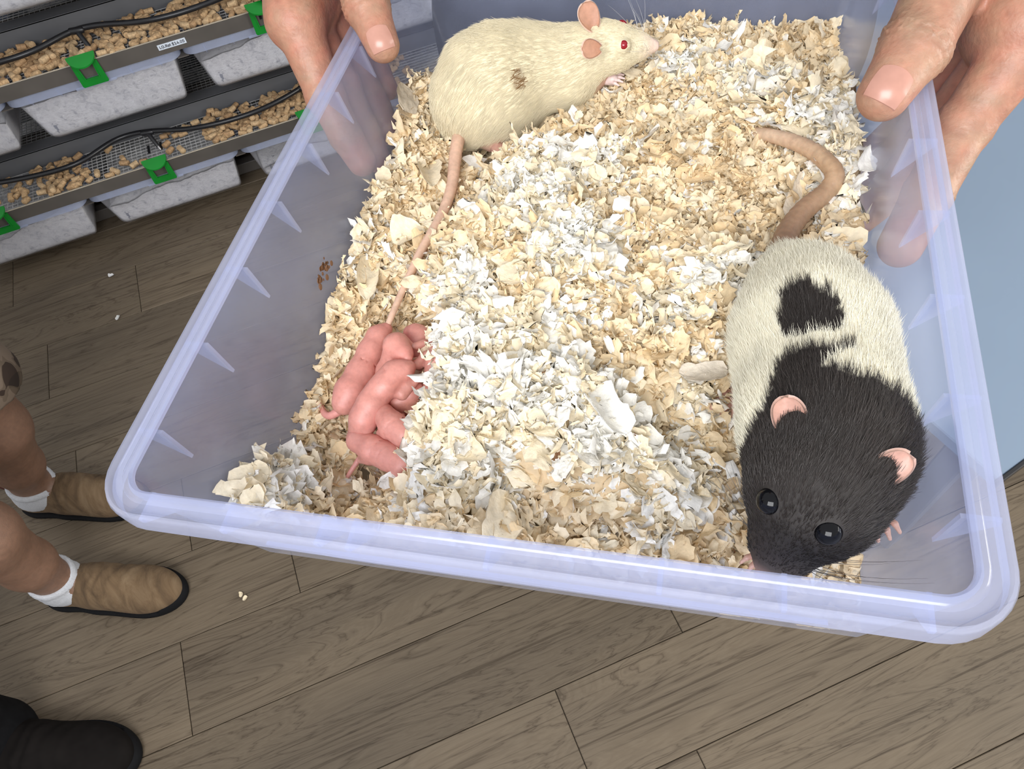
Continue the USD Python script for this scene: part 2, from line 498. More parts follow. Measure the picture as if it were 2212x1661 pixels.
for x, z in hp:
    V += [[x, .0002, -.0075], [x, .0002 + .001, z], [x, .0024, z], [x, .0017, -.0075]]
Fq = []
for i in range(40):
    for j in range(4):
        a, b = i * 4 + j, i * 4 + (j + 1) % 4
        Fq.append([a, b, b + 4, a + 4])
Fq += [[0, 3, 2, 1], [160, 161, 162, 163]]
obj('grip', (np.array(V), np.array(Fq)), M_tubr, tub, smooth=40)


def in_left(z): return D0 + .0016 + (D1 - D0) * min(-z / TH, 1)



# ---------------------------------------------------------------- bedding in the tub
ctrl = [TP(px, py, z) for px, py, z in [
    (455, 1050, -.040), (560, 1010, -.050), (640, 1080, -.062), (520, 1090, -.048), (700, 1000, -.080), (800, 1035, -.086), (850, 1090, -.070),
    (690, 850, -.070), (735, 790, -.068), (780, 900, -.080), (850, 800, -.078), (900, 760, -.076), (850, 950, -.080), (880, 880, -.076), (720, 640, -.056), (740, 520, -.052), (790, 420, -.048), (800, 600, -.062), (830, 680, -.066), (880, 480, -.060), (860, 380, -.056),
    (870, 260, -.046), (860, 200, -.040), (940, 300, -.060), (1000, 420, -.066), (1040, 330, -.084), (1090, 325, -.080), (1150, 265, -.080), (1250, 210, -.062), (1350, 170, -.056), (960, 200, -.076), (1060, 200, -.078),
    (1000, 620, -.048), (980, 720, -.044), (1010, 830, -.038), (980, 950, -.038), (940, 1030, -.046), (1150, 880, -.034), (1250, 960, -.036), (1420, 990, -.042), (1100, 1080, -.050), (1300, 1120, -.058), (1420, 1140, -.066),
    (1150, 720, -.040), (1250, 600, -.042), (1120, 520, -.042), (1200, 430, -.044), (1130, 370, -.048), (1250, 330, -.050), (1350, 430, -.056), (1400, 560, -.054), (1350, 720, -.048), (1480, 680, -.052), (1540, 560, -.050), (1530, 800, -.054),
    (1500, 1000, -.070), (1550, 1120, -.080), (1600, 1180, -.084), (1560, 900, -.066), (1700, 900, -.066), (1790, 900, -.064), (1790, 720, -.064), (1700, 700, -.066), (1800, 1230, -.082), (1870, 1250, -.078), (1900, 1000, -.080),
    (1450, 150, -.052), (1550, 120, -.054), (1650, 110, -.060), (1750, 140, -.062), (1650, 200, -.048), (1760, 230, -.044), (1840, 320, -.040), (1850, 420, -.044), (1840, 540, -.052), (1700, 360, -.056), (1600, 360, -.056), (1500, 300, -.052), (1450, 420, -.058), (1600, 480, -.060), (1740, 470, -.062), (1400, 250, -.056)]]
ctrl = np.array(ctrl)


def heap(x, y):
    x, y = np.asarray(x, float), np.asarray(y, float)
    w = 0; s = 0
    for c in ctrl:
        q = np.exp(-((x - c[0]) ** 2 + (y - c[1]) ** 2) / (2 * .0105 ** 2)) + 1e-9 / (1e-5 + (x - c[0]) ** 2 + (y - c[1]) ** 2)
        w = w + q; s = s + q * c[2]
    z = s / w
    p = np.stack([x * 70, y * 70, z * 0], -1)
    return z + .009 * (meshkit.fbm(p, 3, 3) - .5)


def walls_in(z):
    q = np.clip(-z / TH, 0, 1) * (D1 - D0) + D0 + .0016
    return q


nx, ny = 90, 120
gx, gy = np.meshgrid(np.linspace(0, 1, nx), np.linspace(0, 1, ny), indexing='ij')
X0, Y0 = .026 + gx * (TW - .052), .026 + gy * (TL - .052)
Z0 = heap(X0, Y0) - .0035
# bare tub floor showing at the edge of the nest
bare = np.exp(-((X0 - TP(800, 1035, -.088)[0]) ** 2 + (Y0 - TP(800, 1035, -.088)[1]) ** 2) / (2 * .006 ** 2))
Z0 = np.clip(Z0 - .02 * bare, -TH + .0009, None)
ins = walls_in(Z0) + .0006
X1, Y1 = ins + gx * (TW - 2 * ins), ins + gy * (TL - 2 * ins)
V = np.stack([X1, Y1, Z0], -1).reshape(-1, 3)
ii, jj = np.meshgrid(np.arange(nx - 1), np.arange(ny - 1), indexing='ij')
a = (ii * ny + jj).ravel()
Fb = np.vstack([np.stack([a, a + ny, a + ny + 1], 1), np.stack([a, a + ny + 1, a + 1], 1)])
edge = np.r_[np.arange(0, ny - 1), np.arange(nx - 1) * ny + ny - 1, np.arange((nx - 1) * ny + ny - 1, (nx - 1) * ny, -1), np.arange(nx - 1, 0, -1) * ny]
Vs = V[edge].copy(); Vs[:, 2] = -TH + .0018
ib = D1 + .0026
Vs[:, 0] = np.clip(Vs[:, 0], ib, TW - ib); Vs[:, 1] = np.clip(Vs[:, 1], ib, TL - ib)
n0 = len(V); k = len(edge)
sk = np.vstack([np.stack([edge, np.roll(edge, -1), n0 + (np.arange(k) + 1) % k], 1), np.stack([edge, n0 + (np.arange(k) + 1) % k, n0 + np.arange(k)], 1)])
baseV, baseF = np.vstack([V, Vs]), np.vstack([Fb, sk])
TAN, CREAM, WHITE = np.array([.82, .63, .375]), np.array([.92, .81, .60]), np.array([.975, .95, .88])
baseC = np.tile(np.array([.78, .60, .37]), (len(baseV), 1))

wh = np.array([list(TP(px, py, -.045)[:2]) + [w, s] for px, py, w, s in [
    (1000, 850, 1, .016), (1150, 880, 1, .018), (1300, 960, 1, .015), (1430, 1000, .9, .012), (1250, 530, .9, .016), (1150, 400, .9, .018), (1000, 600, .9, .013), (1280, 330, .7, .014), (1560, 580, .8, .010), (1000, 720, .9, .014), (1150, 740, .6, .014),
    (1640, 170, .7, .016), (1800, 260, .9, .016), (1860, 380, .9, .014), (540, 1020, .9, .014), (940, 1000, .8, .012), (1480, 120, .6, .014), (1450, 640, .5, .014), (750, 480, .4, .014), (1060, 1010, .6, .014), (1500, 800, .4, .012)]])


def whiteness(x, y):
    w = 0
    for a, b, c, s in wh:
        w = np.maximum(w, c * np.exp(-((x - a) ** 2 + (y - b) ** 2) / (2 * s * s)))
    return w


rng = np.random.default_rng(11)


def flake_protos(n, nu=9, nv=5):
    """Crumpled, curled, ragged shavings about one unit long."""
    out = []
    for q in range(n):
        u, v = np.meshgrid(np.linspace(-.5, .5, nu), np.linspace(-.5, .5, nv), indexing='ij')
        wid = (.35 + .65 * np.clip(1 - (2 * np.abs(u)) ** rng.uniform(2, 5), 0, 1)) * rng.uniform(.28, .70) * (.38 if q % 4 == 0 else 1)
        x = u + rng.normal(0, .035, u.shape); y = v * wid + .10 * np.sin(u * rng.uniform(2, 6) + rng.uniform(0, 6)) + rng.normal(0, .03, u.shape) * (np.abs(v) > .3) * 2
        curl, axis = rng.uniform(.6, 3.8) * rng.choice([-1, 1]), rng.uniform(0, np.pi)
        s = x * np.cos(axis) + y * np.sin(axis); t = -x * np.sin(axis) + y * np.cos(axis)
        s2, z = np.sin(s * curl) / curl, (1 - np.cos(s * curl)) / curl
        x, y = s2 * np.cos(axis) - t * np.sin(axis), s2 * np.sin(axis) + t * np.cos(axis)
        P = np.stack([x, y, z], -1)
        P[..., 2] += .22 * (meshkit.fbm(np.stack([x * 4 + q * 9, y * 4, 0 * x], -1), 2, q) - .5) + .17 * (meshkit.noise(np.stack([x * 11 + q * 5, y * 11, 0 * x], -1), q) - .5) + rng.normal(0, .014, u.shape)
        out.append(P.reshape(-1, 3))
    i, j = np.meshgrid(np.arange(nu - 1), np.arange(nv - 1), indexing='ij'); a = (i * nv + j).ravel()
    return np.array(out), np.vstack([np.stack([a, a + nv, a + nv + 1], 1), np.stack([a, a + nv + 1, a + 1], 1)])


def rand_rot(n, tilt):
    """Rotations: spin about z, then a tilt of about tilt radians."""
    a, b, c = rng.uniform(0, 2 * np.pi, n), rng.normal(0, tilt, n), rng.uniform(0, 2 * np.pi, n)
    z = np.zeros(n); o = np.ones(n)
    Rz = lambda t: np.stack([np.stack([np.cos(t), -np.sin(t), z], 1), np.stack([np.sin(t), np.cos(t), z], 1), np.stack([z, z, o], 1)], 1)
    Rx = np.stack([np.stack([o, z, z], 1), np.stack([z, np.cos(b), -np.sin(b)], 1), np.stack([z, np.sin(b), np.cos(b)], 1)], 1)
    return Rz(c) @ Rx @ Rz(a)


FP, FF = flake_protos(48)
N = 19000
fx, fy = rng.uniform(.022, TW - .022, N), rng.uniform(.024, TL - .022, N)
fz = heap(fx, fy)
keep = np.exp(-((fx - TP(800, 1035, -.088)[0]) ** 2 + (fy - TP(800, 1035, -.088)[1]) ** 2) / (2 * .006 ** 2)) < .5
fx, fy, fz = fx[keep], fy[keep], fz[keep]; N = len(fx)
wv = whiteness(fx, fy)
size = np.clip(rng.lognormal(np.log(.0086), .45, N), .0035, .021)
Rm = rand_rot(N, .72)
pr = rng.integers(0, len(FP), N)
size = np.where(pr % 4 == 0, size * 1.35, size)
lift = rng.uniform(-.003, .0024, N) + wv * rng.uniform(0, .004, N)
PV = np.einsum('nij,nkj->nki', Rm, FP[pr] * size[:, None, None]) + np.stack([fx, fy, fz + lift], 1)[:, None, :]
# what would poke through the plastic is bent back
zc = np.clip(PV[..., 2], -TH + .0018, -.001); ins = walls_in(zc) + .0004
PV[..., 0] = np.clip(PV[..., 0], ins, TW - ins); PV[..., 1] = np.clip(PV[..., 1], ins, TL - ins); PV[..., 2] = np.maximum(PV[..., 2], -TH + .0018)
tone = rng.random(N)
white = (rng.random(N) < wv * .85) | (rng.random(N) < .06)
col = np.where(white[:, None], WHITE * (1 - .10 * tone[:, None]), TAN + (CREAM - TAN) * tone[:, None])
col = np.where((wv > .3)[:, None] & ~white[:, None], CREAM * (.93 + .12 * tone[:, None]), col)
spot = rng.random(N) < .008
col[spot] = np.array([.22, .11, .05]); PV[spot] = PV[spot].mean(1, keepdims=True) + (PV[spot] - PV[spot].mean(1, keepdims=True)) * .3
nk = FP.shape[1]
FV = PV.reshape(-1, 3); FFa = (FF[None] + (np.arange(N) * nk)[:, None, None]).reshape(-1, 3)
FC = np.repeat(col, nk, 0) * rng.uniform(.96, 1.04, (N * nk, 1))
M_shav = tinted('wood_shaving', .8, .10, 300, bump=.45, bscale=520, bdist=.0010, trans=.25)
top('bedding', (np.vstack([baseV, FV]) @ TUB_T.T + TUB_O, np.vstack([baseF, FFa + len(baseV)])), M_shav, 'heap of cream and white wood shavings filling the held tub', 'bedding', kind='stuff', smooth=True, tint=np.vstack([baseC, FC]))


# brown smears on the inside of the left wall
rs = np.random.default_rng(77); bits = []
for i in range(34):
    a, b = (705 + rs.normal(0, 7), 572 + rs.normal(0, 9)) if i < 18 else (692 + rs.normal(0, 4), 605 + rs.normal(0, 12))
    z = -.03
    for _ in range(40):
        q = TP(a, b, z); z -= (q[0] - (float(walls_in(q[2])) + .0001)) * -.8
        z = min(max(z, -.08), -.004)
    e = trimesh.creation.icosphere(1, rs.uniform(.0004, .0013)); e.apply_scale([.25, 1, 1.2]); e.apply_translation(TP(a, b, z)); bits.append(e)
obj('smear', cat_(bits), plain('brown_smear', (.13, .055, .02), .6), tub, kind='stuff', label='brown smears on the wall')


def big_flake(px, py, dz, length, width, spin, label, color, curl=1.2, tilt=(0, 0), seed=0, name='wood_shaving', M=None):
    """One large shaving lying on the heap."""
    r = np.random.default_rng(100 + seed); nu, nv = 15, 8
    u, v = np.meshgrid(np.linspace(-.5, .5, nu), np.linspace(-.5, .5, nv), indexing='ij')
    wid = np.clip(1 - (2 * np.abs(u)) ** 3.2, 0, 1) ** .6 * .85 + .15
    edge_n = 1 + .16 * (meshkit.fbm(np.stack([u * 7, np.sign(v) * 3, 0 * u + seed], -1), 3, seed) - .5) * 2
    x, y = u * length, v * width * wid * edge_n + .10 * width * np.sin(u * 5 + seed)
    zz = curl * (y ** 2) / width * 1.6 + .10 * width * (meshkit.fbm(np.stack([u * 4, v * 3, 0 * u + 5 * seed], -1), 3, seed) - .5) + .02 * width * np.sin(v * 25 + 3 * u)
    P = np.stack([x, y, zz], -1).reshape(-1, 3)
    a, b = math.radians(spin), tilt
    Rz = np.array([[math.cos(a), -math.sin(a), 0], [math.sin(a), math.cos(a), 0], [0, 0, 1]])
    Rx = np.array([[1, 0, 0], [0, math.cos(b[0]), -math.sin(b[0])], [0, math.sin(b[0]), math.cos(b[0])]])
    Ry = np.array([[math.cos(b[1]), 0, math.sin(b[1])], [0, 1, 0], [-math.sin(b[1]), 0, math.cos(b[1])]])
    P = P @ (Rz @ Ry @ Rx).T
    i, j = np.meshgrid(np.arange(nu - 1), np.arange(nv - 1), indexing='ij'); k = (i * nv + j).ravel()
    Fk = np.vstack([np.stack([k, k + nv, k + nv + 1], 1), np.stack([k, k + nv + 1, k + 1], 1)])
    n = len(P); Vn = vnormals(P, Fk); P2 = np.vstack([P, P - Vn * .0003])
    rim_ = np.r_[np.arange(0, nv - 1), np.arange(nu - 1) * nv + nv - 1, np.arange((nu - 1) * nv + nv - 1, (nu - 1) * nv, -1), np.arange(nu - 1, 0, -1) * nv]
    nx_ = np.roll(rim_, -1)
    Fk = np.vstack([Fk, Fk[:, ::-1] + n, np.stack([rim_, rim_ + n, nx_ + n], 1), np.stack([rim_, nx_ + n, nx_], 1)])
    if M is None:
        z = -.05
        for _ in range(6):
            o = TP(px, py, z); z = float(heap(o[0], o[1])) + dz
        o = TP(px, py, z); M = MT @ mat4(t=o)
    g = thing(name, label, 'wood shaving', M)
    c = np.asarray(color) * (1 + .12 * (meshkit.fbm(P2 * 300, 3, seed)[:, None] - .5))
    obj('shaving', (P2, Fk), M_shav, g, smooth=True, tint=c)
    return g
for args in [
    (798, 600, .004, .032, .011, 100, 'long pale shaving curving upright along the left edge of the heap', CREAM, 1.0, (.25, .1), 1),
    (880, 505, .004, .018, .016, 40, 'broad cream shaving beside the middle of the white rat\'s tail', CREAM, .8, (.2, 0), 2),
    (925, 375, .006, .030, .013, 118, 'folded cream shaving leaning against the root of the white rat\'s tail', CREAM * .97, .9, (.5, .2), 3),
    (1112, 590, .005, .017, .014, 60, 'square cream shaving in the middle of the white heap', CREAM, .4, (.2, .2), 4),
    (1520, 805, .005, .020, .012, 10, 'flat greyish shaving beside the black and white rat\'s left flank', np.array([.80, .72, .60]), .4, (-.2, .1), 5),
    (1730, 430, .004, .030, .013, 62, 'pale elongated shaving lying inside the bend of the brown tail', np.array([.86, .78, .64]), .9, (.2, .1), 6),
    (880, 215, .010, .018, .015, 90, 'beige round shaving standing at the top of the left pile', np.array([.62, .53, .40]), .3, (.9, 0), 7),
    (1310, 890, .006, .026, .015, 130, 'big white curled shaving on top of the front heap', WHITE, 1.2, (.3, .1), 8),
    (1500, 380, .003, .020, .013, 20, 'broad tan shaving in the hollow left of the brown tail', TAN, .4, (.1, .1), 9),
    (540, 1030, .004, .017, .013, 60, 'cream square shaving on the clump in the front left corner', CREAM, .3, (.2, .2), 10),
    (1670, 190, .004, .018, .012, 20, 'pale shaving below the thumb at the back right', np.array([.82, .76, .66]), .6, (.2, 0), 11),
    (1080, 1120, .006, .022, .014, 80, 'tall cream shaving leaning on the front rim', CREAM, .6, (.5, .1), 12),
    (1870, 350, .006, .015, .009, 60, 'white shaving standing at the right edge of the heap', WHITE, 1.0, (.6, .2), 13),
    (905, 895, .012, .014, .009, 150, 'cream shaving overlapping the pups from the right', CREAM, .8, (.3, .2), 14),
    (740, 1000, .003, .016, .016, 0, 'tan round shaving at the front of the nest', TAN * 1.05, .3, (.2, .1), 15)]:
    big_flake(*args)

# ---------------------------------------------------------------- rats
M_fur_skin = tinted('rat_coat', .75, .10, 250, bump=.4, bscale=700, bdist=.0006)
M_pink = tinted('rat_pink_skin', .45, .10, 400, bump=.25, bscale=900, bdist=.0003, subsurface_weight=.25, subsurface_scale=.003, subsurface_radius=(1, .35, .25))
M_white_hair = plain('cream_hair', (.68, .60, .42), .6, .08, 80)
M_black_hair = plain('black_hair', (.027, .0205, .0175), .42, .2, 80)
M_brown_hair = plain('brown_hair', (.30, .17, .07), .6, .1, 80)
M_whisk = plain('whisker', (.75, .72, .68), .4)
M_whisk_dark = plain('dark_whisker', (.10, .09, .08), .4)
M_eye_black = plain('black_eye', (.003, .003, .004), .04, .05, specular_ior_level=.25)
M_eye_red = plain('red_eye', (.28, .012, .02), .08, .1, specular_ior_level=.6)


def sph(c, r, n=2):
    s = trimesh.creation.icosphere(n, r); s.apply_translation(c); return s


def hairs(name, parent, V, Fc, nrm, pick, count, length, width, flow, material, seed, lift=.38, base=None, jitter=.18):
    """Fur as curves: pick(p) keeps a root, length(p) its length, flow(p) the lie of the coat."""
    r = np.random.default_rng(seed)
    tri = V[Fc]; area = np.linalg.norm(np.cross(tri[:, 1] - tri[:, 0], tri[:, 2] - tri[:, 0]), axis=1)
    f = r.choice(len(Fc), count, p=area / area.sum()); b = r.dirichlet((1, 1, 1), count)
    p = (tri[f] * b[:, :, None]).sum(1); n = (nrm[Fc[f]] * b[:, :, None]).sum(1); n /= np.linalg.norm(n, axis=1, keepdims=True)
    k = pick(p, n, r); p, n = p[k], n[k]
    L = length(p) * r.uniform(.65, 1.2, len(p))
    d = flow(p); d = d - n * (d * n).sum(1, keepdims=True); d /= np.maximum(np.linalg.norm(d, axis=1, keepdims=True), 1e-9)
    d = d + r.normal(0, jitter, d.shape)
    t = np.array([0, .33, .67, 1.0])
    rise = lift * (t * 1.25 - .45 * t ** 2)
    C = p[:, None, :] + L[:, None, None] * (d[:, None, :] * (t * .93)[None, :, None] + n[:, None, :] * rise[None, :, None])
    path = numbered(parent.path, name)
    c = UsdGeom.BasisCurves.Define(stage, path)
    c.CreateTypeAttr('linear'); c.CreateWrapAttr('nonperiodic')
    c.CreateCurveVertexCountsAttr(Vt.IntArray.FromNumpy(np.full(len(p), 4, np.int32)))
    c.CreatePointsAttr(Vt.Vec3fArray.FromNumpy(C.reshape(-1, 3).astype(np.float32)))
    w = np.tile(width * np.array([1, .85, .6, .15]), len(p)).astype(np.float32)
    c.CreateWidthsAttr(Vt.FloatArray.FromNumpy(w)); c.SetWidthsInterpolation('vertex')
    UsdShade.MaterialBindingAPI.Apply(c.GetPrim()).Bind(material)
    return c


def whisker_curves(name, parent, lines, width, material, kind=None):
    c = UsdGeom.BasisCurves.Define(stage, numbered(parent.path, name))
    c.CreateTypeAttr('linear'); c.CreateWrapAttr('nonperiodic')
    c.CreateCurveVertexCountsAttr(Vt.IntArray([len(l) for l in lines]))
    P = np.vstack(lines); c.CreatePointsAttr(Vt.Vec3fArray.FromNumpy(P.astype(np.float32)))
    w = np.concatenate([width * np.linspace(1, .15, len(l)) for l in lines]).astype(np.float32)
    c.CreateWidthsAttr(Vt.FloatArray.FromNumpy(w)); c.SetWidthsInterpolation('vertex')
    UsdShade.MaterialBindingAPI.Apply(c.GetPrim()).Bind(material)
    if kind: tag(c, None, None, None, kind)


def polyline_flow(S):
    """Direction of the nearest piece of a spine running nose to tail."""
    S = np.asarray(S)
    def flow(p):
        a, b = S[:-1], S[1:]; ab = b - a
        t = np.clip(((p[:, None] - a) * ab).sum(-1) / (ab * ab).sum(-1), 0, 1)
        d = np.linalg.norm(p[:, None] - a - t[..., None] * ab, axis=-1)
        w = np.exp(-(d / .006) ** 2) + 1e-12
        u = ab / np.linalg.norm(ab, axis=1, keepdims=True)
        return (w[..., None] * u[None]).sum(1) / w.sum(1, keepdims=True)
    return flow


def foot_prims(o, d, up, L, toes=5, k=.0012):
    """A little paw: o heel, d forwards, up; length L."""
    R = rot_to(d, up); o = np.asarray(o); x, y, z = R.T
    P = [cone(o, o + x * L * .55, L * .15, L * .19, k), cone(o + x * L * .3 - y * L * .02, o + x * L * .55, L * .17, L * .2, k)]
    for i in range(toes):
        s = (i - (toes - 1) / 2) / ((toes - 1) / 2)
        a = o + x * L * (.58 - .06 * abs(s)) + y * s * L * .16
        b = a + x * L * (.26 - .06 * abs(s)) + y * s * L * .11 + z * L * .035; e = b + x * L * .16 + y * s * L * .05 - z * L * .06
        P += [cone(a, b, L * .065, L * .055, k * .6), cone(b, e, L * .055, L * .035, k * .6)]
    return P


def ear_mesh(base, out, fwd, size, th=.0009, cup=.35, narrow=.82):
    """A thin cupped ear: base point, outward axis, direction its opening faces."""
    nu, nv = 26, 22
    R = rot_to(out, fwd); x, y, z = R.T
    u, v = np.meshgrid(np.linspace(0, 1, nu), np.linspace(-1, 1, nv), indexing='ij')
    wid = size * narrow * .5 * np.sqrt(np.clip(1 - (2 * (u * .93 + .07) - 1.02) ** 2, 0.02, 1)) * (.75 + .5 * u) / 1.08
    a = u * size; b = v * wid
    h = -cup * size * (np.clip(1 - v ** 2, 0, 1) * (1 - .7 * u)) * .6 + .08 * size * u ** 2
    P = (np.asarray(base) + a[..., None] * x + b[..., None] * y + h[..., None] * z).reshape(-1, 3)
    i, j = np.meshgrid(np.arange(nu - 1), np.arange(nv - 1), indexing='ij'); k = (i * nv + j).ravel()
    Fk = np.vstack([np.stack([k, k + nv, k + nv + 1], 1), np.stack([k, k + nv + 1, k + 1], 1)])
    n = len(P); Vn = vnormals(P, Fk); P2 = np.vstack([P + Vn * th / 2, P - Vn * th / 2])
    e = np.r_[np.arange(0, nv - 1), np.arange(nu - 1) * nv + nv - 1, np.arange((nu - 1) * nv + nv - 1, (nu - 1) * nv, -1), np.arange(nu - 1, 0, -1) * nv]
    f = np.roll(e, -1)
    Fk = np.vstack([Fk, Fk[:, ::-1] + n, np.stack([e, e + n, f + n], 1), np.stack([e, f + n, f], 1)])
    front = np.r_[np.ones(n), np.zeros(n)]
    return P2, Fk, front, np.r_[u.ravel(), u.ravel()]


def tail_mesh(pts, r0, r1, n=90, sides=14, ring=.0011, amp=.035):
    C = spline(pts, n); d = np.r_[0, np.cumsum(np.linalg.norm(np.diff(C, axis=0), axis=1))]
    s = d / d[-1]
    r = (r0 + (r1 - r0) * s ** .85) * (1 + amp * np.sin(2 * np.pi * d / ring))
    V, Fc = tube(C, r, sides)
    return V, Fc, np.r_[np.repeat(s, sides), 0, 1]


def local(thing_base, V): return np.asarray(V) - thing_base


PINK, DPINK = np.array([.55, .29, .225]), np.array([.62, .30, .24])

# ---- the black and white rat on the right
base = np.array([.245, .085, -.078])
rat = thing('hooded_rat', 'black and white hooded rat facing the near right corner of the tub', 'rat', MT @ mat4(t=base))
sk = {}
for nm, px, py, z, r in [('rump', 1735, 650, -.038, 118), ('hip', 1752, 730, -.033, 150), ('waist', 1766, 820, -.030, 150), ('chest', 1778, 915, -.025, 160), ('neck', 1786, 985, -.022, 150),
                         ('skull', 1762, 1062, -.019, 112), ('cheek', 1735, 1110, -.025, 92), ('muzzle', 1692, 1172, -.030, 52), ('nose', 1664, 1216, -.034, 28)]:
    p = TP(px, py, z); sk[nm] = (p, SR(p, r))
def B(nm): return sk[nm]
tailroot = TP(1692, 552, -.044)
P = chain([B(n)[0] for n in ('rump', 'hip', 'waist', 'chest', 'neck')], [B(n)[1] for n in ('rump', 'hip', 'waist', 'chest', 'neck')], .010)
P += [cone(tailroot, B('rump')[0], .0062, B('rump')[1] * .86, .012)]
hd = B('nose')[0] - B('skull')[0]; hd /= np.linalg.norm(hd); HR = rot_to(hd, (0, 0, 1))
P += [ell(B('skull')[0], (.0217, .0193, .017), HR, .010), cone(B('neck')[0], B('skull')[0], .0245, .018, .010), cone(B('cheek')[0] - HR[:, 2] * .003, B('muzzle')[0], .0156, .0092, .007), cone(B('muzzle')[0], B('nose')[0], .0090, .0050, .005),
      ell(B('muzzle')[0] + HR[:, 1] * .0055 - HR[:, 2] * .002, (.009, .0055, .0055), HR, .003), ell(B('muzzle')[0] - HR[:, 1] * .0055 - HR[:, 2] * .002, (.009, .0055, .0055), HR, .003)]
hip, chest = B('hip')[0], B('chest')[0]
for s, dx in ((-1, -.012), (1, .011)):
    P += [cone(hip + [dx * .7, .004, -.004], hip + [dx * 1.12, -.020, -.018], .018, .010, .010), cone(hip + [dx * 1.12, -.020, -.018], hip + [dx * 1.1, .004, -.029], .010, .005, .006)]
    P += [cone(chest + [dx * .8, -.005, -.010], chest + [dx * 1.15, -.020, -.026], .013, .007, .008)]
eyes = []
for px, py, z in ((1670, 1081, -.0110), (1786, 1141, -.0110)):
    e = TP(px, py, z); eyes.append(e)
for e in eyes:
    P += [ell(e + (B('skull')[0] - e) * .12, (.0058, .0046, .0044), HR, .003)]
RP = P
V, Fc = nets(P, .0016); nrm = vnormals(V, Fc)
zt = -.006
blackA = Polygon([TP(q[0], q[1] + 20, zt)[:2] for q in [(1690, 604 + 0), (1722, 592), (1765, 602), (1806, 640), (1825, 678), (1806, 712), (1765, 716), (1722, 722), (1692, 702), (1674, 682), (1694, 640)]])
hood = Polygon([TP(*q, zt)[:2] for q in [(1590, 975), (1612, 925), (1650, 880), (1668, 842), (1668, 810), (1700, 775), (1745, 778), (1775, 770), (1800, 774), (1842, 758), (1836, 778), (1795, 792), (1768, 816), (1800, 832), (1850, 842), (1930, 852), (1975, 880), (2080, 900)]] + [(.33, .0), (.19, .0), (.19, .075)])


def dark(p):
    w = p[:, :2] + (meshkit.noise(p * 260, 3)[:, None] - .5) * .0032 + (meshkit.noise(p * 700, 8)[:, None] - .5) * .0016
    return contains_xy(blackA, w[:, 0], w[:, 1]) | contains_xy(hood, w[:, 0], w[:, 1])


dk = dark(V)
nosep = B('nose')[0] + hd * .004
nd = np.linalg.norm(V - nosep, axis=1)
tint = np.where(dk[:, None], np.array([.018, .014, .012]), np.array([.80, .75, .60]))
tint = tint + (np.array([.10, .075, .065]) - tint) * np.clip(1 - nd / .020, 0, 1)[:, None] * .8
tint = tint + (np.array([.42, .26, .22]) - tint) * np.clip(1.25 - nd / .0055, 0, 1)[:, None]
obj('body', (local(base, V), Fc), M_fur_skin, rat, smooth=True, tint=tint)
spine = np.array([nosep, B('muzzle')[0], B('skull')[0], B('neck')[0], B('chest')[0], B('waist')[0], B('hip')[0], B('rump')[0], tailroot])
flow = polyline_flow(spine)
eyeP = np.array(eyes)


def fl_len(p):
    d = np.linalg.norm(p - nosep, axis=1)
    return np.clip(.0012 + (d - .012) * .065, .0012, .0047)


def free(p):
    return (np.linalg.norm(p - nosep, axis=1) > .008) & (np.min(np.linalg.norm(p[:, None] - eyeP, axis=2), axis=1) > .0050)


off = lambda p: local(base, p)
lV = local(base, V)
wrap = lambda fn: (lambda p: fn(p + base))
hairs('black_fur', rat, lV, Fc, nrm, lambda p, n, r: dark(p + base) & free(p + base) & (r.random(len(p)) < .98), 52000, wrap(fl_len), .00015, wrap(flow), M_black_hair, 1)
M_white_hair2 = plain('white_hair', (.82, .78, .64), .6, .08, 80)
hairs('white_fur', rat, lV, Fc, nrm, lambda p, n, r: ~dark(p + base) & free(p + base), 56000, wrap(fl_len), .00014, wrap(flow), M_white_hair2, 2, lift=.30)
for e in eyes:
    c = e + (e - B('skull')[0]) / np.linalg.norm(e - B('skull')[0]) * .0012
    obj('eye', sph(local(base, c), .0043, 3), M_eye_black, rat, smooth=True)
for px, py, z, out, fwd, size in ((1722, 965, -.0058, (-.30, .72, .60), (-.15, -.75, .60), .0165), (1860, 1052, -.0068, (.78, .58, .34), (.05, -.80, .55), .0170)):
    v, f, fr, u = ear_mesh(TP(px, py, z), out, fwd, size, narrow=.68, cup=.45)
    obj('ear', (local(base, v), f), M_pink, rat, smooth=True, tint=np.where(fr[:, None] > .5, np.array([.58, .29, .22]), np.array([.42, .25, .20])) * (1 - .25 * (1 - u[:, None]) * fr[:, None]), label='thin pink ear')
tp_ = [tailroot, TP(1694, 520, -.0455), TP(1712, 485, -.046), TP(1758, 436, -.046), TP(1793, 405, -.0445), TP(1803, 383, -.042), TP(1790, 355, -.041), TP(1755, 326, -.042), TP(1712, 306, -.045), TP(1660, 292, -.050), TP(1620, 285, -.064)]
v, f, s = tail_mesh(tp_, .0057, .0030)
t0, t1, t2 = np.array([.20, .12, .075]), np.array([.42, .27, .16]), np.array([.70, .48, .36])
tc = np.where(s[:, None] < .45, t0 + (t1 - t0) * (s[:, None] / .45), t1 + (t2 - t1) * ((s[:, None] - .45) / .55))
tc = tc * (.75 + .5 * meshkit.fbm(v * 420, 3, 4)[:, None])
obj('tail', (local(base, v), f), M_pink, rat, smooth=True, tint=tc, label='brown ringed tail fading to pink')
fp = TP(1897, 1088, -.036)
v, f = nets(foot_prims(fp + np.array([-.004, .004, .001]), (.30, -.90, -.12), (0, 0, 1), .018, 4), .0006)
obj('paw', (local(base, v), f), M_pink, rat, smooth=True, tint=np.tile(PINK, (len(v), 1)), label='pink front paw')
fp = TP(1652, 1222, -.056)
v, f = nets(foot_prims(fp + np.array([.004, .010, .002]), (-.45, -.75, -.12), (0, 0, 1), .017, 4), .0006)
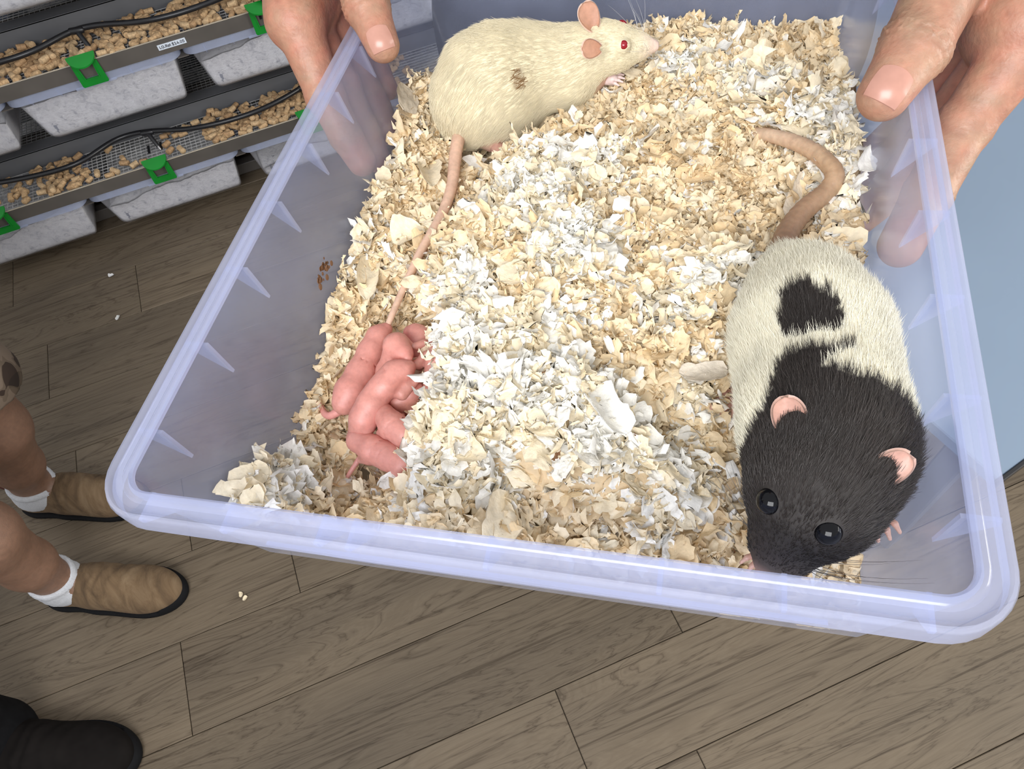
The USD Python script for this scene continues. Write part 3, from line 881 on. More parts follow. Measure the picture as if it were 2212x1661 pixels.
obj('paw', (local(base, v), f), M_pink, rat, smooth=True, tint=np.tile(PINK, (len(v), 1)), label='pink front paw')
for dx, a in ((-.018, (-.3, -1, 0)), (.009, (.0, -1, 0))):
    v, f = nets(foot_prims(hip + np.array([dx, .006, -.0295]), a, (0, 0, 1), .030, 5), .0008)
    obj('hind_foot', (local(base, v), f), M_pink, rat, smooth=True, tint=np.tile(PINK, (len(v), 1)), label='long pink hind foot')
rng = np.random.default_rng(3)
L = []
for s in (-1, 1):
    for i in range(9):
        a = B('muzzle')[0] + HR[:, 1] * s * .009 + hd * rng.uniform(-.003, .004) - HR[:, 2] * .002
        d = HR[:, 1] * s * 1.0 - hd * rng.uniform(-.1, .6) + HR[:, 2] * rng.uniform(-.35, .5); ln = rng.uniform(.018, .032)
        q = np.linspace(0, 1, 6)[:, None]
        L.append(local(base, a + d * ln * q - hd * ln * .25 * q ** 2))
whisker_curves('whiskers', rat, L, .00022, M_whisk_dark, 'stuff')
v, f = nets([ell(nosep + hd * .0006, (.0026, .0030, .0024), HR, .001), ell(nosep + hd * .0006 - HR[:, 2] * .002, (.002, .0015, .002), HR, .0012)], .0004)
obj('nose', (local(base, v), f), M_pink, rat, smooth=True, tint=np.tile([.40, .24, .21], (len(v), 1)), label='bare brownish pink nose')

# ---- the white rat at the back
base = np.array([.085, .30, -.080])
wrat = thing('white_rat', 'cream white rat with red eyes at the back of the tub', 'rat', MT @ mat4(t=base))
W_ = {}
for nm, px, py, z, r in [('rump', 1020, 225, -.048, 82), ('hip', 1052, 195, -.0455, 112), ('back', 1092, 170, -.0435, 104), ('waist', 1140, 155, -.0435, 86), ('chest', 1215, 140, -.0415, 70), ('neck', 1262, 122, -.0375, 58),
                         ('skull', 1306, 100, -.032, 47), ('cheek', 1335, 104, -.0335, 44), ('muzzle', 1383, 100, -.0345, 25), ('nose', 1411, 99, -.0355, 13)]:
    p = TP(px, py, z); W_[nm] = (p, SR(p, r))
def B(nm): return W_[nm]
tailroot = TP(985, 305, -.064)
nms = ('rump', 'hip', 'back', 'waist', 'chest', 'neck')
P = chain([B(n)[0] for n in nms], [B(n)[1] for n in nms], .010)
hd = B('nose')[0] - B('skull')[0]; hd /= np.linalg.norm(hd); HR = rot_to(hd, (0, 0, 1))
P += [cone(tailroot, B('rump')[0], .0045, B('rump')[1] * .8, .010), cone(B('neck')[0], B('skull')[0], B('neck')[1], B('skull')[1], .008), cone(B('skull')[0], B('cheek')[0], B('skull')[1], B('cheek')[1], .006), cone(B('cheek')[0], B('muzzle')[0], B('cheek')[1] * .9, B('muzzle')[1], .006), cone(B('muzzle')[0], B('nose')[0], B('muzzle')[1], B('nose')[1], .004)]
hip, chest = B('hip')[0], B('chest')[0]
near = np.array([.15, -.95, 0]); near /= np.linalg.norm(near)
thigh = TP(1085, 225, -.058)
P += [cone(thigh, thigh + [.006, -.004, -.010], .0175, .0105, .010), cone(thigh + [.006, -.004, -.010], TP(1066, 312, -.067), .009, .0044, .006)]
elbow = TP(1262, 182, -.052)
P += [cone(chest + near * .010 + [.004, 0, -.006], elbow, .0125, .0075, .008), cone(elbow, TP(1298, 170, -.050), .0058, .0035, .004)]
eye = TP(1352, 95, -.0225)
for _ in range(30):                                           # settle the eye onto the surface
    dd = float(sdf(P, eye[None])[0]); eye = eye + (B('cheek')[0] - eye) / np.linalg.norm(B('cheek')[0] - eye) * dd * .7
P += [ell(eye, (.0042, .0034, .0034), HR, .0025)]
V, Fc = nets(P, .0016); nrm = vnormals(V, Fc)
nosep = B('nose')[0] + hd * .002
nd = np.linalg.norm(V - nosep, axis=1)
tint = np.tile(np.array([.70, .62, .43]), (len(V), 1))
tint = tint + (np.array([.76, .56, .47]) - tint) * np.clip(1.1 - nd / .014, 0, 1)[:, None]
d1 = np.linalg.norm(V - np.array(TP(1298, 170, -.050)), axis=1); d2 = np.linalg.norm(V - np.array(TP(1066, 312, -.067)), axis=1)
for dd, q in ((d1, .010), (d2, .010)):
    tint = tint + (PINK - tint) * np.clip(1.3 - dd / q, 0, 1)[:, None]
spotc = [TP(1128, 165, -.018), TP(1152, 174, -.019)]
obj('body', (local(base, V), Fc), M_fur_skin, wrat, smooth=True, tint=tint)
spine = np.array([nosep, B('muzzle')[0], B('skull')[0], B('neck')[0], B('chest')[0], B('waist')[0], B('back')[0], B('hip')[0], B('rump')[0], tailroot])
flow = polyline_flow(spine); eyeP = np.array([eye])


def on_view(q):
    """Where the coat lies under the point q as the marks on the flank are placed."""
    s = np.asarray(q, float)
    for _ in range(60):
        dd = float(sdf(P, s[None])[0]); s = s + (B('back')[0] - s) / np.linalg.norm(B('back')[0] - s) * dd * .6
    return s


marks = [(on_view(TP(1128, 160, -.022)), .0042), (on_view(TP(1133, 172, -.024)), .0036), (on_view(TP(1152, 174, -.024)), .0030)]
wl_len = lambda p: np.clip(.0010 + (np.linalg.norm(p - nosep, axis=1) - .010) * .075, .0010, .0046)
def stained(p, r=None):
    q = np.zeros(len(p), bool)
    for c, s in marks:
        q |= np.linalg.norm((p - c) * [1.25, 1, .8], axis=1) < s * (.55 + .7 * meshkit.noise(p * 900, 5))
    return q
bare = lambda p: (np.linalg.norm(p - nosep, axis=1) > .007) & (np.linalg.norm(p - eye, axis=1) > .0036) & (np.linalg.norm(p - np.array(TP(1298, 170, -.050)), axis=1) > .009) & (np.linalg.norm(p - np.array(TP(1066, 312, -.067)), axis=1) > .009)
lV = local(base, V)
wrap2 = lambda fn, b=base: (lambda p: fn(p + b))
hairs('white_fur', wrat, lV, Fc, nrm, lambda p, n, r, b=base: bare(p + b) & ~stained(p + b), 42000, wrap2(wl_len), .00020, wrap2(flow), M_white_hair, 4, lift=.17, jitter=.13)
hairs('stained_fur', wrat, lV, Fc, nrm, lambda p, n, r, b=base: stained(p + b), 42000, wrap2(wl_len), .00022, wrap2(flow), M_brown_hair, 6, lift=.30)
c = eye + (eye - B('cheek')[0]) / np.linalg.norm(eye - B('cheek')[0]) * .0010
obj('eye', sph(local(base, c), .0027, 3), M_eye_red, wrat, smooth=True)
far = eye - HR[:, 1] * 2 * ((eye - B('cheek')[0]) @ HR[:, 1])
obj('eye', sph(local(base, far), .0030, 3), M_eye_red, wrat, smooth=True)
for q, out, fwd, size in ((TP(1300, 105, -.0185), (-.70, -.45, .30), (.35, -.75, .50), .0125), (TP(1287, 66, -.0195), (-.40, .30, .80), (.50, -.75, .35), .0155)):
    v, f, fr, u = ear_mesh(q, out, fwd, size)
    obj('ear', (local(base, v), f), M_pink, wrat, smooth=True, tint=np.where(fr[:, None] > .5, np.array([.62, .29, .19]), np.array([.70, .50, .40])) * (1 - .2 * (1 - u[:, None]) * fr[:, None]), label='round pink ear')
tp_ = [TP(1000, 275, -.056), TP(987, 315, -.055), TP(982, 350, -.056), TP(976, 400, -.057), TP(960, 450, -.057), TP(934, 500, -.056), TP(908, 545, -.056), TP(885, 595, -.057), TP(862, 645, -.058), TP(845, 685, -.058), TP(834, 712, -.060)]
v, f, s = tail_mesh(tp_, .0042, .0015)
obj('tail', (local(base, v), f), M_pink, wrat, smooth=True, tint=np.array([.66, .40, .29]) * (.82 + .36 * meshkit.fbm(v * 260, 3, 2)[:, None]), label='long bare pinkish tail')
v, f = nets(foot_prims(TP(1062, 310, -.0665), (.70, -.60, -.05), (0, 0, 1), .024, 5), .0006)
obj('hind_foot', (local(base, v), f), M_pink, wrat, smooth=True, tint=np.tile(PINK, (len(v), 1)), label='pink hind foot under the belly')
v, f = nets(foot_prims(TP(1292, 171, -.0505), (.95, -.15, .05), (0, 0, 1), .016, 4), .0006)
obj('paw', (local(base, v), f), M_pink, wrat, smooth=True, tint=np.tile(np.array([.76, .54, .50]), (len(v), 1)), label='pink front paw')
rng = np.random.default_rng(4); L = []
for s in (-1, 1):
    for i in range(10):
        a = B('muzzle')[0] + HR[:, 1] * s * .0055 + hd * rng.uniform(-.002, .004)
        d = HR[:, 1] * s * .8 + hd * rng.uniform(-.5, .3) + HR[:, 2] * rng.uniform(.1, .9); ln = rng.uniform(.016, .030)
        q = np.linspace(0, 1, 6)[:, None]; L.append(local(base, a + d * ln * q - hd * ln * .25 * q ** 2))
whisker_curves('whiskers', wrat, L, .00018, M_whisk, 'stuff')

# ---- nine newborn pups in the nest
PUP = np.array([.56, .235, .19])
pups = [
    ('naked pink pup lying along the left side of the litter, tail curled outwards', [(834, 711, -.060, 14), (817, 727, -.060, 23), (801, 761, -.061, 27), (780, 805, -.062, 30), (757, 847, -.063, 33), (744, 870, -.064, 27)], [(731, 888, -.066), (711, 898, -.068), (699, 890, -.069), (690, 874, -.069), (676, 877, -.070)]),
    ('naked pink pup whose head rests highest, at the top of the litter', [(880, 774, -.049, 10), (872, 764, -.050, 18), (857, 748, -.051, 27), (845, 775, -.056, 18), (835, 800, -.062, 20), (828, 830, -.066, 20)], None),
    ('naked pink pup stretched down the middle of the litter', [(884, 792, -.051, 13), (872, 800, -.050, 20), (852, 808, -.050, 27), (832, 832, -.051, 28), (815, 850, -.053, 26), (801, 874, -.054, 29), (786, 904, -.057, 29), (777, 926, -.061, 24)], None),
    ('naked pink pup lying on its back at the top right of the litter', [(884, 718, -.060, 11), (894, 719, -.060, 17), (908, 727, -.061, 21), (916, 753, -.062, 22), (908, 782, -.064, 19)], None),
    ('naked pink pup with a curved back against the bedding on the right', [(944, 714, -.056, 14), (950, 745, -.055, 18), (942, 774, -.054, 20), (931, 800, -.056, 15)], None),
    ('naked pink pup squeezed behind the others in the middle right', [(904, 838, -.060, 13), (886, 852, -.060, 20), (862, 868, -.062, 22), (842, 890, -.068, 20)], None),
    ('naked pink pup lying over the lower litter, head up left', [(822, 876, -.057, 13), (830, 897, -.057, 21), (848, 919, -.056, 28), (876, 938, -.057, 28), (908, 944, -.060, 24), (928, 948, -.064, 18)], None),
    ('naked pink pup lowest of the litter with a short red tail', [(764, 933, -.064, 13), (774, 951, -.063, 23), (806, 971, -.063, 29), (840, 986, -.063, 29), (872, 1001, -.063, 30), (893, 996, -.065, 24)], [(780, 985, -.070), (768, 1003, -.072), (758, 1018, -.073), (751, 1030, -.075)]),
    ('naked pink pup mostly hidden under the shavings on the right', [(924, 826, -.057, 10), (928, 850, -.056, 13), (937, 878, -.057, 16), (945, 900, -.060, 14)], None)]
for k, (lab, sp_, tl) in enumerate(pups):
    pts = [TP(a, b, c) for a, b, c, r in sp_]; rad = [SR(p, q[3]) for p, q in zip(pts, sp_)]
    base = np.mean(pts, 0) - [0, 0, .008]
    P = chain(pts, rad, .0035)
    n = len(pts); d = pts[1] - pts[2]; d = d / np.linalg.norm(d); side = np.cross(d, [0, 0, 1.0])
    r = rad[2]
    for s in (-1, 1):
        o = pts[2] + side * s * r * .75 - [0, 0, r * .35]
        P += [cone(o, o + side * s * .0022 + d * .0035 - [0, 0, .001], .0022, .0013, .002)]
        P += [('sub', (lambda Pn, c=pts[2] + side * s * 0 - d * r * (.9 + .35 * s), R=r, dd=d: np.hypot(np.abs((Pn - c) @ dd), np.abs(np.linalg.norm(Pn - c - ((Pn - c) @ dd)[..., None] * dd, axis=-1) - R * 1.02)) - .00022), .0006)]
        o = pts[-2] + side * s * rad[-2] * .8 - [0, 0, rad[-2] * .4]
        P += [cone(o, o + side * s * .003 - d * .002 - [0, 0, .001], .0024, .0012, .002)]
        e = pts[1] + side * s * rad[1] * .80 - d * rad[1] * .75 + [0, 0, rad[1] * .25]
        P += [cone(e, e - d * .0012, .0011, .0009, .0008)]
    if k == 3:
        for (a, b) in (((915, 745), (892, 748)), ((918, 770), (935, 762)), ((905, 785), (888, 792))):
            P += [cone(TP(*a, -.056), TP(*b, -.053), .0028, .0014, .002)]
    if k == 2:
        P += [cone(TP(868, 850, -.055), TP(905, 818, -.054), .0032, .0012, .002)]
    g = thing('rat_pup', lab, 'rat pup', MT @ mat4(t=base), 'litter of newborn rat pups')
    v, f = nets(P, .0009)
    nz = pts[0]; t = np.tile(PUP, (len(v), 1)) * (.9 + .25 * meshkit.fbm(v * 160, 3, k)[:, None])
    t = t + (np.array([.60, .20, .17]) - t) * (.5 * np.clip(1.3 - np.linalg.norm(v - nz, axis=1) / .007, 0, 1))[:, None]
    obj('body', (local(base, v), f), M_pink, g, smooth=True, tint=t)
    if tl:
        q = [pts[-1] - [0, 0, rad[-1] * .3]] + [TP(*a) for a in tl]
        v, f, s = tail_mesh(q, .0026, .0010, 40, 10, .0012, .02)
        obj('tail', (local(base, v), f), M_pink, g, smooth=True, tint=np.tile([.68, .26, .22], (len(v), 1)), label='thin red-pink tail')

# ---------------------------------------------------------------- the rack of tubs behind
RY = 1.75                                                   # front of the rack
ROWS = [(.2205, -.597), (.509, -.6137), (.7975, -.605)]     # top of the front rail, left edge of one tub lip
PITCH, RW, RL, RH = .4013, .3957, .56, .146
XL, XR = -1.03, 1.06
rack = thing('tub_rack', 'steel rack of sliding tubs with wire feeding decks along the wall', 'rack')
for x in (XL - .03, XR):
    for y in (RY + .01, RY + .60):
        obj('post', chamfer_box(x, x + .03, y, y + .03, 0, 1.15, .002), M_rail, rack)
obj('back_panel', box(XL, XR, RY + .66, RY + .67, .02, 1.15), M_dark, rack)
obj('bottom_rail', chamfer_box(XL, XR, RY + .150, RY + .180, .003, .0365, .002), M_rail, rack)
obj('bottom_rail', chamfer_box(XL, XR, RY + .45, RY + .48, .003, .0365, .002), M_rail, rack)
for top_z, x0 in ROWS:
    fr = obj('front_rail', cat_([box(XL, XR, RY, RY + .0025, top_z - .034, top_z), box(XL, XR, RY + .0025, RY + .022, top_z - .0345, top_z - .032)]), M_rail, rack)
    obj('rail_edge', box(XL, XR, RY - .0004, RY + .0029, top_z, top_z + .0012), plain('rail_bare_edge_%d' % int(top_z * 1000), (.48, .42, .33), .5), fr)
    obj('stop_bar', cat_([box(XL, XR, RY + .150, RY + .153, top_z - .010, top_z + .038), box(XL, XR, RY + .150, RY + .19, top_z + .036, top_z + .039)]), M_bar, rack)
    W = []
    zz = top_z - .0105
    for x in np.arange(XL, XR, .0127):
        W.append(box(x, x + .0014, RY + .003, RY + .60, zz - .0007, zz + .0007))
    for y in np.arange(RY + .008, RY + .60, .0127):
        W.append(box(XL, XR, y, y + .0014, zz + .0006, zz + .002))
    obj('wire_deck', cat_(W), M_wire, rack, kind='stuff')
    for q in range(-1, 5):
        xr = x0 + PITCH * q - .0028
        obj('runner', box(max(xr - .013, XL), xr + .013, RY + .012, RY + .56, top_z - .0592, top_z - .0565), M_rail, rack)
    for y in (RY + .30, RY + .60):
        obj('cross_rail', box(XL, XR, y, y + .025, top_z - .035, top_z - .0125), M_rail, rack)

# tubs standing in the rack, their short side outwards
first = None
LOC = {(1, -1): 'leftmost in the middle row, cut by the left picture edge', (1, 0): 'in the middle row under the left green clip', (1, 1): 'in the middle row beside the hand, right of the price label', (1, 2): 'at the right of the middle row behind the held tub', (1, 3): 'at the far right of the middle row behind the holder',
       (0, -1): 'at the left of the bottom row above the floor', (0, 0): 'in the bottom row under the middle green clip', (0, 1): 'in the bottom row peeking out left of the held tub', (0, 2): 'at the right of the bottom row behind the held tub', (0, 3): 'at the far right of the bottom row behind the holder',
       (2, -1): 'in the top row at the upper left corner', (2, 0): 'in the top row just above the middle clip', (2, 1): 'in the top row above the price label', (2, 2): 'in the top row behind the hand', (2, 3): 'at the far right of the top row'}
rb_, rr_ = tub_parts(RW, RL, .030, RH, .013, .036, .019, .002, .030, 1.4)
fills = {}
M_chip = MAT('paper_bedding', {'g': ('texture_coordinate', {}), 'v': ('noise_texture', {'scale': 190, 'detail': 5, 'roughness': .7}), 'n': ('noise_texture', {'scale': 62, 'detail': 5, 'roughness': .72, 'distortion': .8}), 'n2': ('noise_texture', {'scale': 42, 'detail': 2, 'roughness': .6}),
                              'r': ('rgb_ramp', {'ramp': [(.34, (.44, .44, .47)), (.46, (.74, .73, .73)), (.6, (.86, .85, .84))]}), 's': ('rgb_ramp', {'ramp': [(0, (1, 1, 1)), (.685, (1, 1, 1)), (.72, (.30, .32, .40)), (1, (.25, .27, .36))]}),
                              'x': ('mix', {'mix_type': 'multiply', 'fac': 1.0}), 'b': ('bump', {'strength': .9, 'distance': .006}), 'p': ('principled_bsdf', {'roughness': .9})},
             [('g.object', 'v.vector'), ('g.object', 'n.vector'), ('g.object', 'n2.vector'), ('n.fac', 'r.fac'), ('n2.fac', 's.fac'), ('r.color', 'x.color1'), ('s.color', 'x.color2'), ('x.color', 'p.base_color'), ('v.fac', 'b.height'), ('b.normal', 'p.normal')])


def filling(seed, zf, zb, amp=.012, lean=0.0):
    """White paper bedding packed against the plastic, front height zf, back zb."""
    n, k = 44, 60
    u, v = np.meshgrid(np.linspace(0, 1, n), np.linspace(0, 1, k), indexing='ij')
    z = zf + (zb - zf) * np.clip(v * 3, 0, 1) + lean * (u - .5) + amp * 2 * (meshkit.fbm(np.stack([u * 7, v * 9, 0 * u + seed], -1), 4, seed) - .5)
    z = np.clip(z, -RH + .006, -.010)
    rnd = lambda zz: 0.0282 - np.sqrt(np.maximum(.0282 ** 2 - np.clip(-RH + .030 - zz, 0, .0282) ** 2, 0))
    ins = .036 - (.036 - .013) * np.clip((z + RH) / RH, 0, 1) + .0034 + rnd(z)
    V = np.stack([ins + u * (RW - 2 * ins), ins + v * (RL - 2 * ins), z], -1).reshape(-1, 3)
    i, j = np.meshgrid(np.arange(n - 1), np.arange(k - 1), indexing='ij'); a = (i * k + j).ravel()
    Fb = np.vstack([np.stack([a, a + k, a + k + 1], 1), np.stack([a, a + k + 1, a + 1], 1)])
    e = np.r_[np.arange(0, k - 1), np.arange(n - 1) * k + k - 1, np.arange((n - 1) * k + k - 1, (n - 1) * k, -1), np.arange(n - 1, 0, -1) * k]
    lays = [V]; E0 = e; base = len(V); Fs = []
    zl = V[e, 2]
    prev = e
    for q in (.35, .6, .75, .85, .92, .97, 1.0):
        zz_ = zl + (-RH + .004 - zl) * q
        ii_ = .036 - (.036 - .013) * np.clip((zz_ + RH) / RH, 0, 1) + .0032 + rnd(zz_)
        corner = .012 if q == 1.0 else .004
        uu, vv = u.ravel()[e], v.ravel()[e]
        P = np.stack([ii_ + uu * (RW - 2 * ii_), ii_ + vv * (RL - 2 * ii_), zz_], 1)
        cur = base + np.arange(len(e)); base += len(e); lays.append(P)
        nxt = np.roll(prev, -1); nc = np.roll(cur, -1)
        Fs += [np.stack([prev, nc, nxt], 1), np.stack([prev, cur, nc], 1)]
        prev = cur
    lays.append(np.array([[RW / 2, RL / 2, -RH + .004]]))
    Fs.append(np.stack([prev, np.full(len(e), base), np.roll(prev, -1)], 1))
    Vv = np.vstack(lays); Vv[:, :2] += .0016 * (meshkit.noise(Vv * 120, seed)[:, None] - .5)
    return Vv, np.vstack([Fb] + Fs)


fill_spec = {(1, -1): (3, -.044, -.06, .010, -.03), (1, 0): (1, -.030, -.05, .007, .015), (1, 1): (2, -.036, -.05, .010, .04), (0, -1): (4, -.046, -.07, .012, .06), (0, 0): (5, -.050, -.06, .012, .03), (0, 1): (6, -.075, -.06, .012, .05), (2, -1): (7, -.05, -.05, .012, 0)}
for row, (top_z, x0) in enumerate(ROWS):
    for q in range(-1, 4):
        x = x0 + PITCH * q
        M = mat4(t=(x, RY + .004, top_z - .0365))
        if first is None:
            first = thing('rack_tub', 'clear plastic rack tub ' + LOC[(row, q)], 'tub', M, 'tubs in the rack')
            obj('body', rb_, M_rtub, first, smooth=40)
            obj('rim', rr_, M_rrim, first, smooth=40)
            for gx_ in (.05, .115, .28, .345):
                obj('gusset', plate([(.002, -.005), (.002, -.019), (.016, -.032), (.0125, -.005)], (0, 1, 0), (0, 0, 1), (1, 0, 0), (gx_, 0, 0), .002), M_rrim, first)
            obj('catch', chamfer_box(.152, .244, -.0012, .0022, -.022, -.0165, .0008), M_rrim, first)
            first.xop = M
        else:
            dup(first, M, 'clear plastic rack tub ' + LOC[(row, q)], 'tubs in the rack')
        spec = fill_spec.get((row, q), (8 + q, -.05, -.05, .012, 0))
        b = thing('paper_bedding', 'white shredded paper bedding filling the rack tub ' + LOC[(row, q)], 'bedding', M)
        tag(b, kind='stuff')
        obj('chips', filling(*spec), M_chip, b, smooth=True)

# green clips that hold each tub in
CLIPS = {(1, 0): 'green plastic clip on the middle rail, left of the price label', (1, 1): 'green plastic clip on the middle rail beside the hand', (0, -1): 'green plastic clip on the bottom rail at the left picture edge', (0, 0): 'green plastic clip in the middle of the bottom rail', (0, 1): 'green plastic clip on the bottom rail half hidden by the held tub', (1, -1): 'green plastic clip on the middle rail beyond the left picture edge'}
clip0 = None
for (row, q), lab in CLIPS.items():
    top_z, x0 = ROWS[row]; x = x0 + PITCH * (q + .5)
    M = mat4(t=(x, RY - .001, top_z))
    if clip0 is None:
        clip0 = thing('tub_clip', lab, 'clip', M, 'green tub clips')
        w = .029
        fr_ = Polygon([(-w * .96, .002), (w * .96, .002), (w, -.048), (w * .92, -.051), (-w * .92, -.051), (-w, -.048)], [[(-.0165, -.004), (-.0145, -.034), (.0145, -.034), (.0165, -.004)]])
        e = trimesh.creation.extrude_polygon(fr_, .004, engine='earcut'); V_ = np.array(e.vertices)
        e = trimesh.Trimesh(np.stack([V_[:, 0], -.006 + V_[:, 2], V_[:, 1]], 1), np.array(e.faces)[:, ::-1], process=False)
        obj('frame', e, M_green, clip0)
        inner = Polygon([(-.0185, -.002), (.0185, -.002), (.0165, -.037), (-.0165, -.037)], [[(-.0160, -.004), (-.0142, -.0345), (.0142, -.0345), (.0160, -.004)]])
        e = trimesh.creation.extrude_polygon(inner, .0015, engine='earcut'); V_ = np.array(e.vertices)
        obj('lip', trimesh.Trimesh(np.stack([V_[:, 0], -.0076 + V_[:, 2], V_[:, 1]], 1), np.array(e.faces)[:, ::-1], process=False), M_green, clip0)
        arc = [(-.030, .003), (.030, .003)] + [(.030 * math.cos(t), .003 - .033 * math.sin(t)) for t in np.linspace(.15, math.pi - .15, 14)]
        e = trimesh.creation.extrude_polygon(Polygon(arc).buffer(.001), .0032, engine='earcut'); V_ = np.array(e.vertices)
        y_, z_ = V_[:, 1], V_[:, 2]
        obj('tab', trimesh.Trimesh(np.stack([V_[:, 0], y_ * .80, .014 + z_ + (y_ - .003) * .42], 1), np.array(e.faces), process=False), M_green, clip0)
        obj('hook', box(-.010, .010, -.003, .012, .0005, .003), M_green, clip0)
    else:
        dup(clip0, M, lab, 'green tub clips')

# price label on the middle rail
LX = float((WP(370, 93, .492) + (RY / WP(370, 93, .492)[1] - 1) * 0)[0])
r_ = ray(341, 104); o_ = CAM + (RY / r_[1]) * r_; r2_ = ray(401, 86); o2_ = CAM + (RY / r2_[1]) * r2_
lw = o2_[0] - o_[0]; zc_ = (o_[2] + o2_[2]) / 2
lab = thing('price_label', 'small white price label on the middle rail', 'label', mat4(t=(o_[0], RY - .0006, zc_ - .0062)))
obj('card', box(0, lw, -.0004, .0005, 0, .0124), M_paper, lab)
tx = meshkit.text_mesh('LG.Rat $14.05', .0062, .0003, bold=True); V_ = np.array(tx.vertices); sc = (lw * .9) / V_[:, 0].max()
obj('lettering', trimesh.Trimesh(np.stack([V_[:, 0] * sc + lw * .05, -.0004 - V_[:, 2], V_[:, 1] * min(sc, 1) + .0032], 1), np.array(tx.faces)[:, ::-1] if False else np.array(tx.faces), process=False), M_ink, lab)


def on_plane(px, py, z):
    return WP(px, py, z)


# black watering hoses and their valves
HOSES = [(1, [(-90, 160), (0, 134), (80, 106), (160, 66), (205, 55), (300, 47), (400, 24), (480, -6), (560, -40), (640, -60)], 'black watering hose over the pellets of the middle row'),
         (0, [(-90, 405), (0, 394), (100, 374), (180, 346), (250, 302), (318, 284), (400, 279), (480, 264), (560, 238), (640, 196), (700, 160), (800, 150)], 'black watering hose over the pellets of the bottom row')]
for row, pts, labl in HOSES:
    tz = ROWS[row][0]
    P = spline([WP(a, b, tz + .030) for a, b in pts], 70)
    h = thing('hose', labl, 'hose', mat4(t=(0, RY + .10, tz + .03)))
    o = np.array([0, RY + .10, tz + .03])
    obj('pipe', (tube(P - o, .0062, 10)[0], tube(P - o, .0062, 10)[1]), M_hose, h, smooth=True)
for row, px, py, labl in ((1, 165, 66, 'black drinking valve hanging from the middle hose above the left clip'), (1, 560, -12, 'black drinking valve hanging from the middle hose near the hand'), (0, 318, 286, 'black drinking valve hanging from the bottom hose'), (0, 657, 190, 'black drinking valve of the bottom hose half hidden by the held tub')):
    tz = ROWS[row][0]
    p = WP(px, py, tz + .030)
    v_ = thing('drinking_valve', labl, 'valve', mat4(t=p))
    q = np.array([.012, -.030, -.026])
    obj('stem', tube([(0, 0, 0), q * .5, q], [.0058, .0055, .005], 10), M_hose, v_, smooth=True)
    obj('tip', tube([q * .95, q * 1.25], [.0034, .0026], 8), M_metal, v_, smooth=True)
    obj('clamp', tube([(-.014, .003, .0), (.014, -.003, .0)], .0075, 10), M_hose, v_, smooth=True)
    for s in (-1, 1):
        obj('strip', box(s * .016 - .003, s * .016 + .003, -.034, -.002, -.036, -.0345), M_hose, v_)

# food pellets, one by one
rng = np.random.default_rng(21)


def pellet(seed):
    r = np.random.default_rng(seed); n = 10
    L, R_ = r.uniform(.017, .025), r.uniform(.0062, .0074)
    ax = np.array([-.5, -.47, -.2, .1, .3, .47, .5]) * L
    V = []
    for i, x in enumerate(ax):
        rr = R_ * (.80 if i in (0, 6) else 1) * r.uniform(.95, 1.05)
        for j in range(n):
            t = 2 * math.pi * j / n; V.append([x + r.normal(0, .0004), rr * math.cos(t) * r.uniform(.95, 1.05), rr * math.sin(t) * r.uniform(.95, 1.05)])
    Fc = []
    for i in range(6):
        for j in range(n):
            k = (j + 1) % n; a, b = i * n + j, i * n + k
            Fc += [[a, b, b + n], [a, b + n, a + n]]
    V += [[ax[0] - .0003, 0, 0], [ax[-1] + .0003, 0, 0]]
    for j in range(n):
        k = (j + 1) % n; Fc += [[70, k, j], [71, 60 + j, 60 + k]]
    Fc = np.array(Fc)[:, ::-1]
    return np.array(V), Fc


M_pels = [M_pellet, plain('food_pellet_pale', (.53, .37, .21), .85, .25, 220, bump=.6, bscale=420, bdist=.002), plain('food_pellet_dark', (.40, .25, .13), .85, .25, 220, bump=.6, bscale=420, bdist=.002)]


def scatter(row, n, dens, layers):
    """Pellets lying on the deck of one row, kept apart from one another."""
    tz = ROWS[row][0] - .0085; got = []
    tries = 0
    while len(got) < n and tries < 60000:
        tries += 1
        x, y = rng.uniform(-.70, .10), rng.uniform(RY + .013, RY + .138)
        d = dens(x, y)
        if rng.random() > d:
            continue
        lay = 0
        near = [g for g in got if abs(g[0] - x) < .02 and abs(g[1] - y) < .02 and math.hypot(g[0] - x, g[1] - y) < .0165]
        if near:
            lay = 1
            if d < .8 or any(g[2] == 1 for g in near) or len(near) < 2 or rng.random() < .3 or not layers:
                continue
        a = rng.uniform(0, math.pi) if lay else rng.uniform(0, math.pi)
        got.append((x, y, lay, a))
    return tz, got


def px_x(px, row):
    tz = ROWS[row][0]
    r = ray(px, 0); lo = None
    ys = np.linspace(0, 600, 601)
    best = min(ys, key=lambda y: abs(WP(px, y, tz)[1] - (RY + .06)))
    return WP(px, best, tz)[0]


xs0 = [px_x(p, 0) for p in (185, 225, 320, 445, 470)]
def dens0(x, y):
    v = y - RY
    if x < xs0[0] - (v - .06) * .2: return .95 if not (v < .05 and x < -.70) else .6
    if x < xs0[3]:
        return .07 + (.22 if (abs(v - .03) < .022 and x > xs0[1]) else 0) + (.2 if (v > .09 and x > xs0[2]) else 0)
    return .95


def dens1(x, y):
    v = y - RY
    hole = math.hypot((x - px_170) / .05, (v - .07) / .04)
    return 0.25 if hole < 1 else .95


